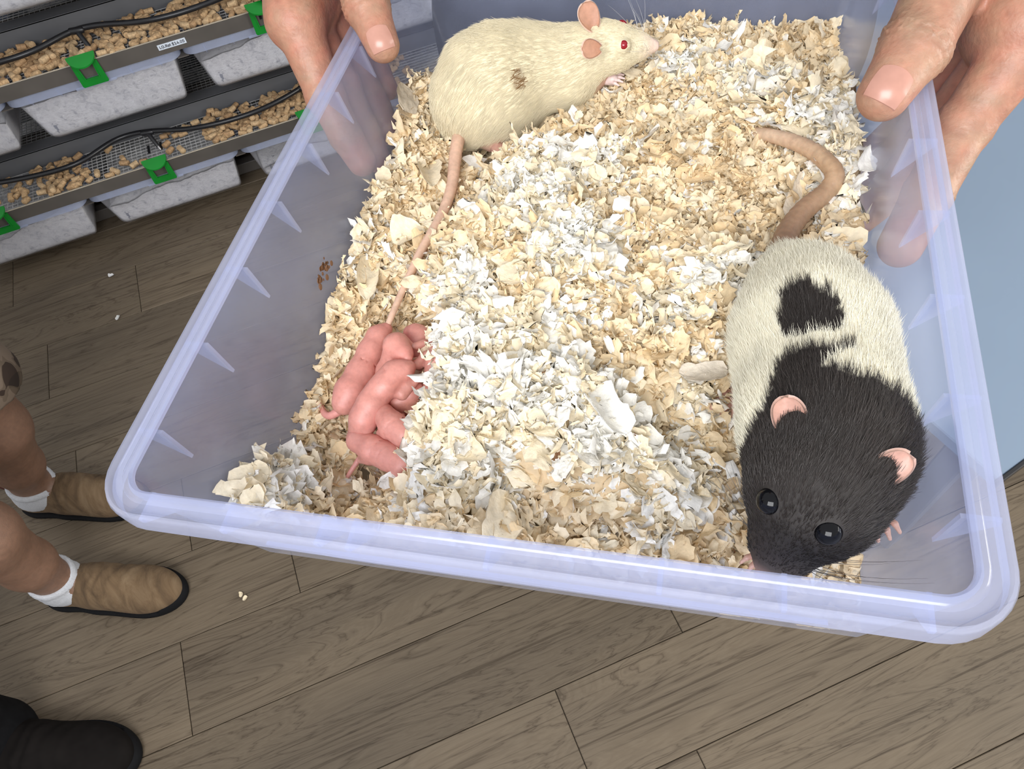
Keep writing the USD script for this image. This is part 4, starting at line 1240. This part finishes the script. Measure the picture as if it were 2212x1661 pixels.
px_170 = px_x(178, 1)
pel0 = {}
count = 0
for row, dens, n, labl, grp in ((1, dens1, 168, 'tan cylindrical food pellet in the layer on the middle rack deck', 'food pellets on the middle deck'), (0, dens0, 128, 'tan cylindrical food pellet in the layer on the bottom rack deck', 'food pellets on the bottom deck')):
    tz, got = scatter(row, n, dens, True)
    for x, y, lay, a in got:
        k = count % 9; count += 1
        ca, sa = math.cos(a), math.sin(a); tilt = rng.uniform(-.25, .25) if lay else rng.uniform(-.12, .12)
        Rz = np.array([[ca, -sa, 0], [sa, ca, 0], [0, 0, 1]]); Ry_ = np.array([[math.cos(tilt), 0, math.sin(tilt)], [0, 1, 0], [-math.sin(tilt), 0, math.cos(tilt)]])
        M = mat4(Rz @ Ry_, (x, y, tz + .0074 + lay * .0100))
        if k not in pel0:
            g = thing('food_pellet', labl, 'food pellet', M, grp)
            obj('pellet', pellet(k), M_pels[k % 3], g, smooth=40)
            pel0[k] = g
        else:
            dup(pel0[k], M, labl, grp)

# the pellets that lie between and under those, too many to pick apart
V_all, F_all, T_all = [], [], []; nb = 0
for row, dens, n in ((1, dens1, 420), (0, dens0, 360)):
    tz = ROWS[row][0] - .0085
    for i in range(n):
        x, y = rng.uniform(-.86, .30), rng.uniform(RY + .012, RY + .140)
        if rng.random() > dens(x, y) ** 3:
            continue
        v, f = pellet(int(rng.integers(0, 60))); a = rng.uniform(0, math.pi); t = rng.uniform(-.3, .3)
        Rz = np.array([[math.cos(a), -math.sin(a), 0], [math.sin(a), math.cos(a), 0], [0, 0, 1]]) @ np.array([[math.cos(t), 0, math.sin(t)], [0, 1, 0], [-math.sin(t), 0, math.cos(t)]])
        V_all.append(v @ Rz.T + [x, y, tz + rng.uniform(.004, .0085)]); F_all.append(f + nb); nb += len(v)
top('pellet_layer', (np.vstack(V_all), np.vstack(F_all)), M_pellet, 'lower layer of tan food pellets packed under the loose ones on the decks', 'food pellets', kind='stuff', smooth=40)

# ---------------------------------------------------------------- table at the right
M_tabtop = plain('table_top_pale_blue', (.20, .265, .355), .55, .03, 4)
M_tabedge = plain('table_black_edge', (.012, .012, .014), .4)
M_tabsteel = plain('table_grey_steel', (.17, .17, .175), .45, .05, metallic=.3)
TZ = .42
a_, b_ = WP(2165, 1036, TZ), WP(2212, 1001, TZ)
ux = (b_ - a_) / np.linalg.norm(b_ - a_); uy = np.array([-ux[1], ux[0], 0])
tabM = mat4(np.stack([ux, uy, [0, 0, 1]], 1), a_ - ux * .004 - [0, 0, TZ])
tab = thing('table', 'low pale blue-grey table with a black front edge on the right', 'table', tabM)
TWD, TDP = 1.3, 1.1
obj('table_top', chamfer_box(0, TWD, .004, TDP, TZ - .022, TZ, .002), M_tabtop, tab)
obj('edge_band', chamfer_box(-.003, TWD + .003, -.002, .004, TZ - .026, TZ + .0015, .001), M_tabedge, tab, label='black edge band')
obj('apron', box(.03, TWD - .03, .028, .045, TZ - .085, TZ - .024), M_tabsteel, tab)
for x, y in ((.03, .03), (TWD - .07, .03), (.03, TDP - .07), (TWD - .07, TDP - .07)):
    obj('leg', chamfer_box(x, x + .04, y + .018, y + .058, 0, TZ - .024, .003), M_tabsteel, tab)

# ---------------------------------------------------------------- litter on the floor
for px, py, ln, wd, sp_, labl, c, s in ((240, 595, .014, .010, 20, 'white paper scrap on the floor below the bottom row, upper of two', np.array([.80, .80, .80]), 41), (254, 686, .017, .008, 70, 'white paper scrap on the floor right of the camouflage shorts, lower of two', np.array([.82, .82, .80]), 42), (520, 1284, .012, .007, 80, 'cream shaving on the floor right of the tan shoe', CREAM, 43), (529, 1292, .011, .007, 30, 'second cream shaving on the floor touching its neighbour right of the tan shoe', CREAM * .95, 44)):
    p = WP(px, py, 0.004)
    big_flake(0, 0, 0, ln, wd, sp_, labl, c, 1.0, (.3, .1), s, 'floor_scrap', mat4(t=p))

# ---------------------------------------------------------------- people
M_skin = tinted('skin', .50, .10, 120, bump=.4, bscale=520, bdist=.0008, subsurface_weight=.15, subsurface_scale=.004, subsurface_radius=(1, .35, .2))
M_nail = plain('thumb_nail', (.44, .225, .17), .28, .06, 200)
M_shirt = plain('dark_grey_shirt', (.030, .031, .034), .9, .15, 60, bump=.3, bscale=500)
M_denim = plain('dark_trousers', (.008, .008, .009), .95, .2, 60, bump=.3, bscale=600, specular_ior_level=.08)
M_hair = plain('dark_brown_hair', (.03, .02, .014), .6, .2, 80)
M_sole = plain('black_sole', (.007, .007, .008), .8, specular_ior_level=.15)
M_sock = plain('white_sock', (.50, .51, .54), .9, .08, 300, bump=.5, bscale=600, bdist=.001)
M_suede = MAT('tan_suede', {'g': ('texture_coordinate', {}), 'n': ('noise_texture', {'scale': 16, 'detail': 6, 'roughness': .65, 'distortion': .6}), 'mp': ('mapping', {'scale': (2.4, .8, 1.0)}),
                           'r': ('rgb_ramp', {'ramp': [(.3, (.075, .046, .024)), (.5, (.145, .092, .048)), (.7, (.205, .14, .08))]}), 'b': ('bump', {'strength': .5, 'distance': .003}), 'p': ('principled_bsdf', {'roughness': .95})},
              [('g.object', 'mp.vector'), ('mp.vector', 'n.vector'), ('n.fac', 'r.fac'), ('r.color', 'p.base_color'), ('n.fac', 'b.height'), ('b.normal', 'p.normal')])
M_camo = MAT('camouflage_cloth', {'g': ('texture_coordinate', {}), 'n': ('noise_texture', {'scale': 15, 'detail': 2, 'distortion': .6}), 'n2': ('noise_texture', {'scale': 6, 'detail': 2, 'distortion': .4}), 'o': ('vector_math', {'math_type': 'add', 'vector2': (3.3, 7.1, 1.9)}),
                                 'r': ('rgb_ramp', {'ramp': [(0, (.17, .125, .09)), (.52, (.125, .09, .062)), (.56, (.035, .02, .013)), (1, (.03, .018, .012))], 'interpolate': False}),
                                 'r2': ('rgb_ramp', {'ramp': [(0, (1, 1, 1)), (.55, (.62, .60, .55)), (1, (.6, .58, .54))], 'interpolate': False}), 'x': ('mix', {'mix_type': 'multiply', 'fac': 1.0}), 'p': ('principled_bsdf', {'roughness': .95})},
             [('g.object', 'n.vector'), ('g.object', 'o.vector1'), ('o.vector', 'n2.vector'), ('n.fac', 'r.fac'), ('n2.fac', 'r2.fac'), ('r.color', 'x.color1'), ('r2.color', 'x.color2'), ('x.color', 'p.base_color')])
SKIN, PALM = np.array([.35, .19, .122]), np.array([.40, .155, .10])


def PD(px, py, depth):
    """The tub-frame point seen at px, py at a distance depth along the camera's axis."""
    r = ray(px, py)
    return TUB_T.T @ (CAM + r * (depth / (CAM_R[2] @ r)) - TUB_O)


def depth_of(p): return float(CAM_R[2] @ (to_world(p) - CAM))


def hand_prims(fingers, thumb, wrist, wr, elbow, er, web):
    P = []
    mc = []
    for J, R_ in fingers:
        P += chain([np.array(j) for j in J], R_, .0025)
        P += [ell(np.array(J[1]), (R_[1] * 1.04,) * 3, k=.003)]
        mc.append((np.array(J[0]), R_[0]))
    palm = []
    for (a, r) in mc:
        palm.append(cone(wrist + (a - wrist) * .22, a, wr * .80, r * 1.05, .012))
    for i in range(3):
        palm.append(cone(mc[i][0], mc[i + 1][0], mc[i][1] * .98, mc[i + 1][1] * .98, .008))
    T, R_ = thumb
    th = chain([np.array(t) for t in T], R_, .004)
    P2 = palm + [cone(wrist, np.array(T[0]), wr * .8, R_[0], .012)] + [web] * (web is not None)
    arm = [cone(elbow, wrist + (elbow - wrist) * .45, er, er * .92, .02), cone(wrist + (elbow - wrist) * .45, wrist, er * .92, wr * .93, .02)]
    return P2 + arm + th + P


holder = thing('person', 'person in a dark grey shirt holding the plastic tub out with both bare hands', 'person', mat4(TUB_T, to_world((.15, .72, 0)) * [1, 1, 0]))
HB = TUB_T.T @ (to_world((.15, .72, 0)) * [1, 1, 0] - TUB_O)          # holder's frame origin in the tub frame
hl = lambda V: np.asarray(V) - HB
d = depth_of(TP(835, 122, -.002))
LT = [np.array([-.040, .362, .026]), PD(752, -95, d + .012), PD(792, 14, d + .002), PD(826, 97, d)]
Lf = [([(-.0245, .286, .010), (-.0110, .263, -.0205), (-.001, .251, -.038), (.0065, .2445, -.051)], (.0135, .0105, .0094, .0084)),
      ([(-.033, .310, .006), (-.0125, .286, -.030), (-.001, .271, -.050), (.0060, .262, -.063)], (.0135, .0105, .0094, .0084)),
      ([(-.034, .331, .002), (-.0145, .312, -.034), (-.002, .297, -.053), (.0045, .288, -.064)], (.0130, .0100, .0090, .0080)),
      ([(-.036, .350, .000), (-.019, .336, -.030), (-.008, .326, -.046), (-.002, .319, -.055)], (.0115, .0088, .0078, .0070))]
Lw, Le = np.array([-.060, .410, .020]), np.array([-.205, .525, -.020])
LP = hand_prims(Lf, (LT, (.0165, .0140, .0118, .0092)), Lw, .027, Le, .043, ell((-.030, .315, .008), (.016, .034, .018), k=.014))
d = depth_of(TP(1905, 222, .004))
RT = [np.array([.326, .320, .034]), PD(2048, -45, d + .008), PD(1975, 105, d + .001), PD(1909, 205, d)]
Rf = [([(.330, .258, .010), (.3075, .232, -.022), (.295, .206, -.037), (.2845, .183, -.046)], (.0150, .0112, .0102, .0094)),
      ([(.334, .276, .000), (.3095, .264, -.045), (.296, .258, -.078), (.278, .252, -.1005)], (.0150, .0115, .0104, .0094)),
      ([(.337, .299, -.004), (.3125, .288, -.046), (.298, .282, -.080), (.280, .278, -.1005)], (.0145, .0110, .0100, .0090)),
      ([(.340, .320, -.006), (.3170, .310, -.044), (.303, .306, -.076), (.287, .304, -.099)], (.0128, .0096, .0086, .0076))]
Rw, Re = np.array([.366, .372, .026]), np.array([.505, .500, -.020])
RPm = hand_prims(Rf, (RT, (.0185, .0155, .0132, .0104)), Rw, .029, Re, .044, ell((.3175, .274, .004), (.015, .032, .021), k=.014))


def skin_tint(V, T, fingers, wrist, seed):
    t = np.tile(SKIN, (len(V), 1))
    c = np.mean([f[0][0] for f in fingers] + [f[0][1] for f in fingers], 0)
    w = np.clip(1.25 - np.linalg.norm(V - c, axis=1) / .055, 0, 1)[:, None]
    t = t + (PALM - t) * w * .8
    for f in fingers:
        t = t + (np.array([.44, .17, .115]) - t) * (np.clip(1.3 - np.linalg.norm(V - np.array(f[0][3]), axis=1) / .014, 0, 1)[:, None]) * .7
    t = t + (np.array([.42, .19, .125]) - t) * (np.clip(1.3 - np.linalg.norm(V - T[3], axis=1) / .014, 0, 1)[:, None]) * .6
    m_ = meshkit.fbm(V * 150, 4, seed)[:, None]
    return t * (.80 + .4 * meshkit.fbm(V * 420, 3, seed + 5)[:, None]) * (1 + (m_ - .5) * np.array([.15, -.35, -.35]))


def creases(prims, T, fingers):
    """Knuckle folds: fine grooves across the joints."""
    def f(P):
        o = np.zeros(P.shape[:-1])
        for a, b, w in ((T[2], T[3], .0036),):
            ax = (b - a) / np.linalg.norm(b - a); s = (P - a) @ ax; rr = np.linalg.norm(P - a - s[..., None] * ax, axis=-1)
            o += .00085 * np.cos(s / w * 2 * np.pi) * np.exp(-(s / .0050) ** 2) * (rr < .02)
        for J, R_ in fingers:
            for i in (1, 2):
                a, b = np.array(J[i]), np.array(J[i + 1]); ax = (b - a) / np.linalg.norm(b - a); s = (P - a) @ ax; rr = np.linalg.norm(P - a - s[..., None] * ax, axis=-1)
                o += .00025 * np.cos(s / .002 * 2 * np.pi) * np.exp(-(s / .003) ** 2) * (rr < .016)
        return o
    return prims + [('add', f, 0)]


fine = []; tints = []
for Pm, T, fs, w, sd in ((LP, LT, Lf, Lw, 1), (RPm, RT, Rf, Rw, 2)):
    v, f = nets(creases(Pm, T, fs), .0019, 3)
    fine.append((v, f)); tints.append(skin_tint(v, T, fs, w, sd))
# torso, upper arms, neck and head (above the picture)
sh = [np.array([-.035, .540, .285]), np.array([.335, .540, .285])]
BP = [ell((.135, .545, .12), (.175, .105, .26), k=.03), ell((.135, .545, -.16), (.165, .105, .17), k=.05), cone(sh[0], sh[1], .06, .06, .05), cone((.135, .55, .30), (.135, .540, .40), .058, .056, .03),
      cone(sh[0], Le, .052, .043, .03), cone(sh[1], Re, .052, .043, .03), ell((.135, .53, .485), (.076, .095, .115), k=.02), ell((.135, .475, .425), (.05, .045, .045), k=.02),
      ell((.135, .433, .470), (.015, .022, .026), k=.01), ell((.057, .540, .475), (.012, .022, .034), k=.006), ell((.213, .540, .475), (.012, .022, .034), k=.006)]
v, f = nets(BP, .010)
fine.append((v, f)); tints.append(np.tile(SKIN, (len(v), 1)))
bm = cat_(fine)
obj('body', (hl(bm.vertices), np.array(bm.faces)), M_skin, holder, smooth=True, tint=np.vstack(tints))
shirt = [ell((.135, .545, .12), (.195, .122, .275), k=.03), ell((.135, .545, -.16), (.185, .125, .19), k=.05), cone(sh[0], sh[1], .078, .078, .05), cone(sh[0], sh[0] + (Le - sh[0]) * .75, .072, .066, .03), cone(sh[1], sh[1] + (Re - sh[1]) * .75, .072, .066, .03),
         ('add', lambda P: .006 * (meshkit.fbm(P * 9, 3, 3) - .5), 0)]
v, f = nets(shirt, .012); obj('shirt', (hl(v), f), M_shirt, holder, smooth=True)
fz = TUB_T.T @ np.array([0, 0, 1.0])
hipz = -.33; flo = HB[2]
pants = [ell((.135, .545, hipz + .02), (.175, .125, .14), k=.05), ('add', lambda P: .006 * (meshkit.fbm(P * 7, 3, 5) - .5), 0)]
for s in (-1, 1):
    pants.insert(0, cone((.125 + s * .080, .545, hipz - .05), (.115 + s * .08, .55, hipz - .44), .088, .066, .05)); pants.insert(0, cone((.115 + s * .08, .55, hipz - .44), (.105 + s * .085, .565, flo + .07), .066, .060, .03))
v, f = nets(pants, .014); obj('trousers', (hl(v), f), M_denim, holder, smooth=True)
for s in (-1, 1):
    o = np.array([.105 + s * .09, .575, flo])
    v, f = nets([ell(o + [0, .0, .05], (.044, .06, .05), k=.03), ell(o + [s * .01, -.11, .036], (.048, .10, .036), k=.03), ('cut', lambda P, z=flo + .002: z - P[..., 2], 0)], .009)
    obj('shoe', (hl(v), f), M_sole, holder, smooth=True)
v, f = nets([ell((.135, .55, .510), (.084, .100, .105), k=.02), ('cut', lambda P: -(P[..., 1] - .465 + (P[..., 2] - .54) * .8), 0)], .008)
obj('hair', (hl(v), f), M_hair, holder, smooth=True)
for s in (-1, 1):
    obj('eye', sph(hl(np.array([.135 + s * .03, .447, .495])), .011), plain('holder_eye_%d' % (s + 1), (.5, .5, .5), .2), holder, smooth=True)
for T, r, PR_ in ((LT, .0092, LP), (RT, .0104, RPm)):
    ax = T[3] - T[2]; ax /= np.linalg.norm(ax)
    view = TUB_T.T @ (CAM - to_world(T[3])); view /= np.linalg.norm(view)
    up = view - ax * (view @ ax); up /= np.linalg.norm(up)
    R_ = rot_to(ax, up); c = T[3] + ax * r * .02 + up * r * .52
    nv, nu = 12, 13
    s_, t_ = np.meshgrid(np.linspace(-1, 1, nu), np.linspace(-1, 1, nv), indexing='ij')
    L_, W_n = r * .66, r * .70
    sx = s_ * L_ * np.sqrt(1 - .30 * t_ ** 2); ty = t_ * W_n * (1 - .12 * np.clip(-s_, 0, 1) ** 2 - .06 * np.clip(s_, 0, 1) ** 2)
    fr = r * (.52) * np.sqrt(np.clip(1 - (t_ * .80) ** 2, 0, 1)) - .0015 * np.clip(s_ - .2, 0, 1) ** 2
    Pn = T[3] + ax * r * .10 + sx[..., None] * R_[:, 0] + ty[..., None] * R_[:, 1] + (r * .50 + fr)[..., None] * R_[:, 2]
    for _ in range(5):
        Pn = Pn - (sdf(PR_, Pn) - .00035)[..., None] * R_[:, 2]
    i, j = np.meshgrid(np.arange(nu - 1), np.arange(nv - 1), indexing='ij'); k = (i * nv + j).ravel()
    Fk = np.vstack([np.stack([k, k + nv, k + nv + 1], 1), np.stack([k, k + nv + 1, k + 1], 1)])
    P0 = Pn.reshape(-1, 3); n = len(P0); P2 = np.vstack([P0, P0 - R_[:, 2] * .0012])
    e = np.r_[np.arange(0, nv - 1), np.arange(nu - 1) * nv + nv - 1, np.arange((nu - 1) * nv + nv - 1, (nu - 1) * nv, -1), np.arange(nu - 1, 0, -1) * nv]; e2 = np.roll(e, -1)
    Fk = np.vstack([Fk, Fk[:, ::-1] + n, np.stack([e, e + n, e2 + n], 1), np.stack([e, e2 + n, e2], 1)])
    obj('thumbnail', (hl(P2), Fk), M_nail, holder, smooth=40)
# hairs along the outer edge of the right-hand arm
rng = np.random.default_rng(8); L = []
for i in range(130):
    t = rng.uniform(0, 1); a = np.array(Rf[0][0][0]) * (1 - t) + Rw * t + np.array([.0135 + .006 * t, -.006, -.006 + .008 * rng.normal()])
    dd = np.array([.6, -.5, .1]) + rng.normal(0, .35, 3); ln = rng.uniform(.004, .010); q = np.linspace(0, 1, 5)[:, None]
    L.append(hl(a + dd * ln * q + np.array([0, -.3, -.4]) * ln * q ** 2))
whisker_curves('arm_hair', holder, L, .00016, M_hair, 'stuff')


def shoe_parts(parent, heel, toe, upm, solem, O):
    heel, toe = np.array([*heel, 0.0]), np.array([*toe, 0.0])
    ln = np.linalg.norm(toe - heel); x = (toe - heel) / ln; R_ = rot_to(x); s = ln / .285
    at = lambda u, v, w: heel + (R_ @ np.array([u, v, w])) * s
    U = [ell(at(.045, 0, .040), np.array([.047, .040, .046]) * s, R_, .02), ell(at(.125, .002, .038), np.array([.090, .044, .052]) * s, R_, .02), ell(at(.205, .004, .026), np.array([.078, .047, .036]) * s, R_, .02)]
    inv = lambda P: (P - heel) @ R_ / s
    cutz = ('cut', lambda P: (.012 * s - P[..., 2]), 0)
    hole = ('cut', lambda P: -np.minimum(1e9, np.linalg.norm((inv(P) - [.048, 0, .10]) / [.040, .033, .046], axis=-1) - 1) * .03, 0)
    grooves = ('add', lambda P: .0012 * np.sin(inv(P)[..., 0] * 300 + 6 * meshkit.noise(P * 30, 4)) * np.exp(-((inv(P)[..., 0] - .15) / .05) ** 2) * (inv(P)[..., 2] > .04), 0)
    v, f = nets(U + [cutz, hole, grooves], .0042)
    a = obj('shoe', (v - O, f), upm, parent, smooth=True)
    S = [ell(at(.045, 0, .010), np.array([.051, .043, .040]) * s, R_, .02), ell(at(.125, .002, .010), np.array([.092, .047, .04]) * s, R_, .02), ell(at(.205, .004, .010), np.array([.083, .051, .036]) * s, R_, .02)]
    v, f = nets(S + [('cut', lambda P: np.maximum(.001 - P[..., 2], P[..., 2] - (.016 + .024 * np.clip((inv(P)[..., 0] - .245) / .02, 0, 1)) * s), 0)], .004)
    obj('sole', (v - O, f), solem, a, smooth=40)
    q = Polygon([(.10, -.006), (.175, -.004), (.178, .004), (.10, .006)])
    return at, a


def leg_person(name, label, feet, knees, hips, ankles, skinned, M_up, M_legs, O):
    g = thing(name, label, 'person', mat4(t=O))
    return g


O = np.array([-.80, .93, 0.0])
legs = thing('person', 'person on the left in camouflage shorts, white ankle socks and tan slip-on shoes', 'person', mat4(t=O))
BODY = []; at_s = []
hip = np.array([-.86, .93, .93])
feetdef = [((-.822, .822), (-.560, .694), np.array([-.768, .793, .085]), np.array([-.742, .770, .33]), np.array([-.765, .795, .49])),
           ((-.868, 1.058), (-.610, .935), np.array([-.808, 1.028, .085]), np.array([-.735, 1.000, .31]), np.array([-.690, 1.010, .49]))]
for heel, toe, ank, calf, knee in feetdef:
    h3 = hip + np.array([.03, (ank[1] - hip[1]) * .75, -.03])
    x = np.array([toe[0] - heel[0], toe[1] - heel[1], 0]); x /= np.linalg.norm(x)
    BODY += [cone(ank, ank + (calf - ank) * .4, .034, .044, .02), cone(ank + (calf - ank) * .4, calf, .044, .056, .02), cone(calf, knee, .056, .058, .03), cone(knee, h3, .060, .085, .04), cone(ank, ank + x * .09 - [0, 0, .047], .030, .024, .02)]
BODY += [ell(hip, (.12, .165, .13), k=.05), ell(hip + [0, 0, .28], (.105, .155, .26), k=.06), cone(hip + [0, -.17, .44], hip + [0, .17, .44], .06, .06, .05), cone(hip + [.0, 0, .46], hip + [.02, 0, .60], .055, .055, .03), ell(hip + [.02, 0, .70], (.095, .078, .115), k=.02), ell(hip + [.115, 0, .69], (.02, .014, .024), k=.01)]
for s in (-1, 1):
    BODY += [cone(hip + [0, s * .19, .42], hip + [-.02, s * .24, .14], .046, .038, .03), cone(hip + [-.02, s * .24, .14], hip + [.04, s * .24, -.10], .038, .028, .02), ell(hip + [.05, s * .24, -.17], (.018, .034, .075), k=.02)]
v, f = nets(BODY, .0075)
obj('body', (v - O, f), M_skin, legs, smooth=True, tint=np.tile(np.array([.21, .118, .078]), (len(v), 1)) * (.9 + .2 * meshkit.fbm(v * 40, 3, 1)[:, None]))
SH = [ell(hip, (.15, .19, .15), k=.05)]
hem = []
for heel, toe, ank, calf, knee in feetdef:
    h3 = hip + np.array([.03, (ank[1] - hip[1]) * .75, -.03]); low = knee + (calf - knee) * .28
    SH += [cone(low, knee + (h3 - knee) * .3, .088, .092, .03), cone(knee + (h3 - knee) * .3, h3, .092, .11, .05)]
    hem.append((low, (knee - calf) / np.linalg.norm(knee - calf)))
SH.append(('add', lambda P: .008 * (meshkit.fbm(P * 12, 3, 6) - .5), 0))
for low, ax in hem:
    SH.append(('cut', lambda P, l=low, a=ax: np.where(np.linalg.norm(P - l, axis=-1) < .14, -((P - l) @ a) - .02, -1), 0))
v, f = nets(SH, .007); obj('shorts', (v - O, f), M_camo, legs, smooth=True)
v, f = nets([ell(hip + [0, 0, .28], (.128, .18, .28), k=.06), cone(hip + [0, -.17, .44], hip + [0, .17, .44], .078, .078, .05)] + [cone(hip + [0, s * .19, .42], hip + [-.01, s * .22, .26], .062, .058, .03) for s in (-1, 1)], .014)
obj('t_shirt', (v - O, f), M_shirt, legs, smooth=True)
for heel, toe, ank, calf, knee in feetdef:
    at, sh_ = shoe_parts(legs, heel, toe, M_suede, M_sole, O)
    ax = (calf - ank) / np.linalg.norm(calf - ank)
    x = np.array([toe[0] - heel[0], toe[1] - heel[1], 0]); x /= np.linalg.norm(x)
    tr = []
    nr = rot_to(ax + x * .25, x)
    sk_ = [cone(ank - ax * .03, ank + ax * .03, .0425, .0425, .01), cone(ank - [0, 0, .02], ank + x * .08 - [0, 0, .050], .036, .028, .02),
           ('add', lambda P, a=ax, o=ank: -.0016 * (np.abs((P - o) @ a - .014) < .004) + .0004 * np.sin((P - o) @ a * 1500), 0), ('cut', lambda P, a=ax, o=ank: (P - o) @ a - .0225, 0), ('cut', lambda P: .016 - P[..., 2], 0)]
    v, f = nets(sk_, .0034)
    obj('sock', (v - O, f), M_sock, legs, smooth=40)
    lp = [at(.004, -.006, .075), at(-.012, -.005, .090), at(-.016, 0, .078), at(-.004, .003, .060)]
    obj('pull_loop', (tube(spline(lp, 14), .0035, 6)[0] - O, tube(spline(lp, 14), .0035, 6)[1]), plain('pull_loop_%d' % int(heel[1] * 1000), (.10, .03, .022), .8), sh_, smooth=True)

# dark-dressed bystander at the lower left
O = np.array([-.89, .46, 0.0])
dk_ = thing('person', 'person in black trousers and dark shoes standing at the lower left corner', 'person', mat4(t=O))
hip = np.array([-1.06, .42, .92]); BD = []; TRS = []
for heel, toe in (((-.965, .568), (-.680, .425)), ((-1.06, .26), (-.78, .15))):
    a_ = np.array([heel[0] + .055, heel[1] - .02, .09]); kn = np.array([heel[0] + .015, heel[1] - .015, .49]); h3 = hip + [.02, (heel[1] - hip[1]) * .5, -.03]
    BD += [cone(a_, kn, .04, .058, .02), cone(kn, h3, .058, .085, .04)]
    TRS += [cone(a_ - [0, 0, .045], kn, .074, .085, .02), cone(kn, h3, .085, .11, .05)]
BD += [ell(hip, (.12, .165, .13), k=.05), ell(hip + [0, 0, .28], (.105, .155, .26), k=.06), cone(hip + [0, -.17, .44], hip + [0, .17, .44], .06, .06, .05), cone(hip + [.0, 0, .46], hip + [.02, 0, .60], .055, .055, .03), ell(hip + [.02, 0, .70], (.095, .078, .115), k=.02), ell(hip + [.115, 0, .69], (.02, .014, .024), k=.01)]
for s in (-1, 1):
    BD += [cone(hip + [0, s * .19, .42], hip + [-.02, s * .24, .14], .046, .038, .03), cone(hip + [-.02, s * .24, .14], hip + [.04, s * .24, -.10], .038, .028, .02), ell(hip + [.05, s * .24, -.17], (.018, .034, .075), k=.02)]
v, f = nets(BD, .012); obj('body', (v - O, f), M_skin, dk_, smooth=True, tint=np.tile(SKIN, (len(v), 1)))
v, f = nets(TRS + [ell(hip, (.15, .19, .15), k=.05), ('add', lambda P: .010 * (meshkit.fbm(P * 11, 3, 7) - .5), 0)], .010); obj('trousers', (v - O, f), M_denim, dk_, smooth=True)
v, f = nets([ell(hip + [0, 0, .28], (.128, .18, .28), k=.06), cone(hip + [0, -.17, .44], hip + [0, .17, .44], .078, .078, .05)] + [cone(hip + [0, s * .19, .42], hip + [-.01, s * .22, .26], .062, .058, .03) for s in (-1, 1)], .014)
obj('shirt', (v - O, f), M_denim, dk_, smooth=True)
M_dshoe = plain('dark_shoe', (.008, .0065, .006), .9, .2, 40, specular_ior_level=.12)
for heel, toe in (((-.965, .568), (-.680, .425)), ((-1.06, .26), (-.78, .15))):
    shoe_parts(dk_, heel, toe, M_dshoe, M_sole, O)
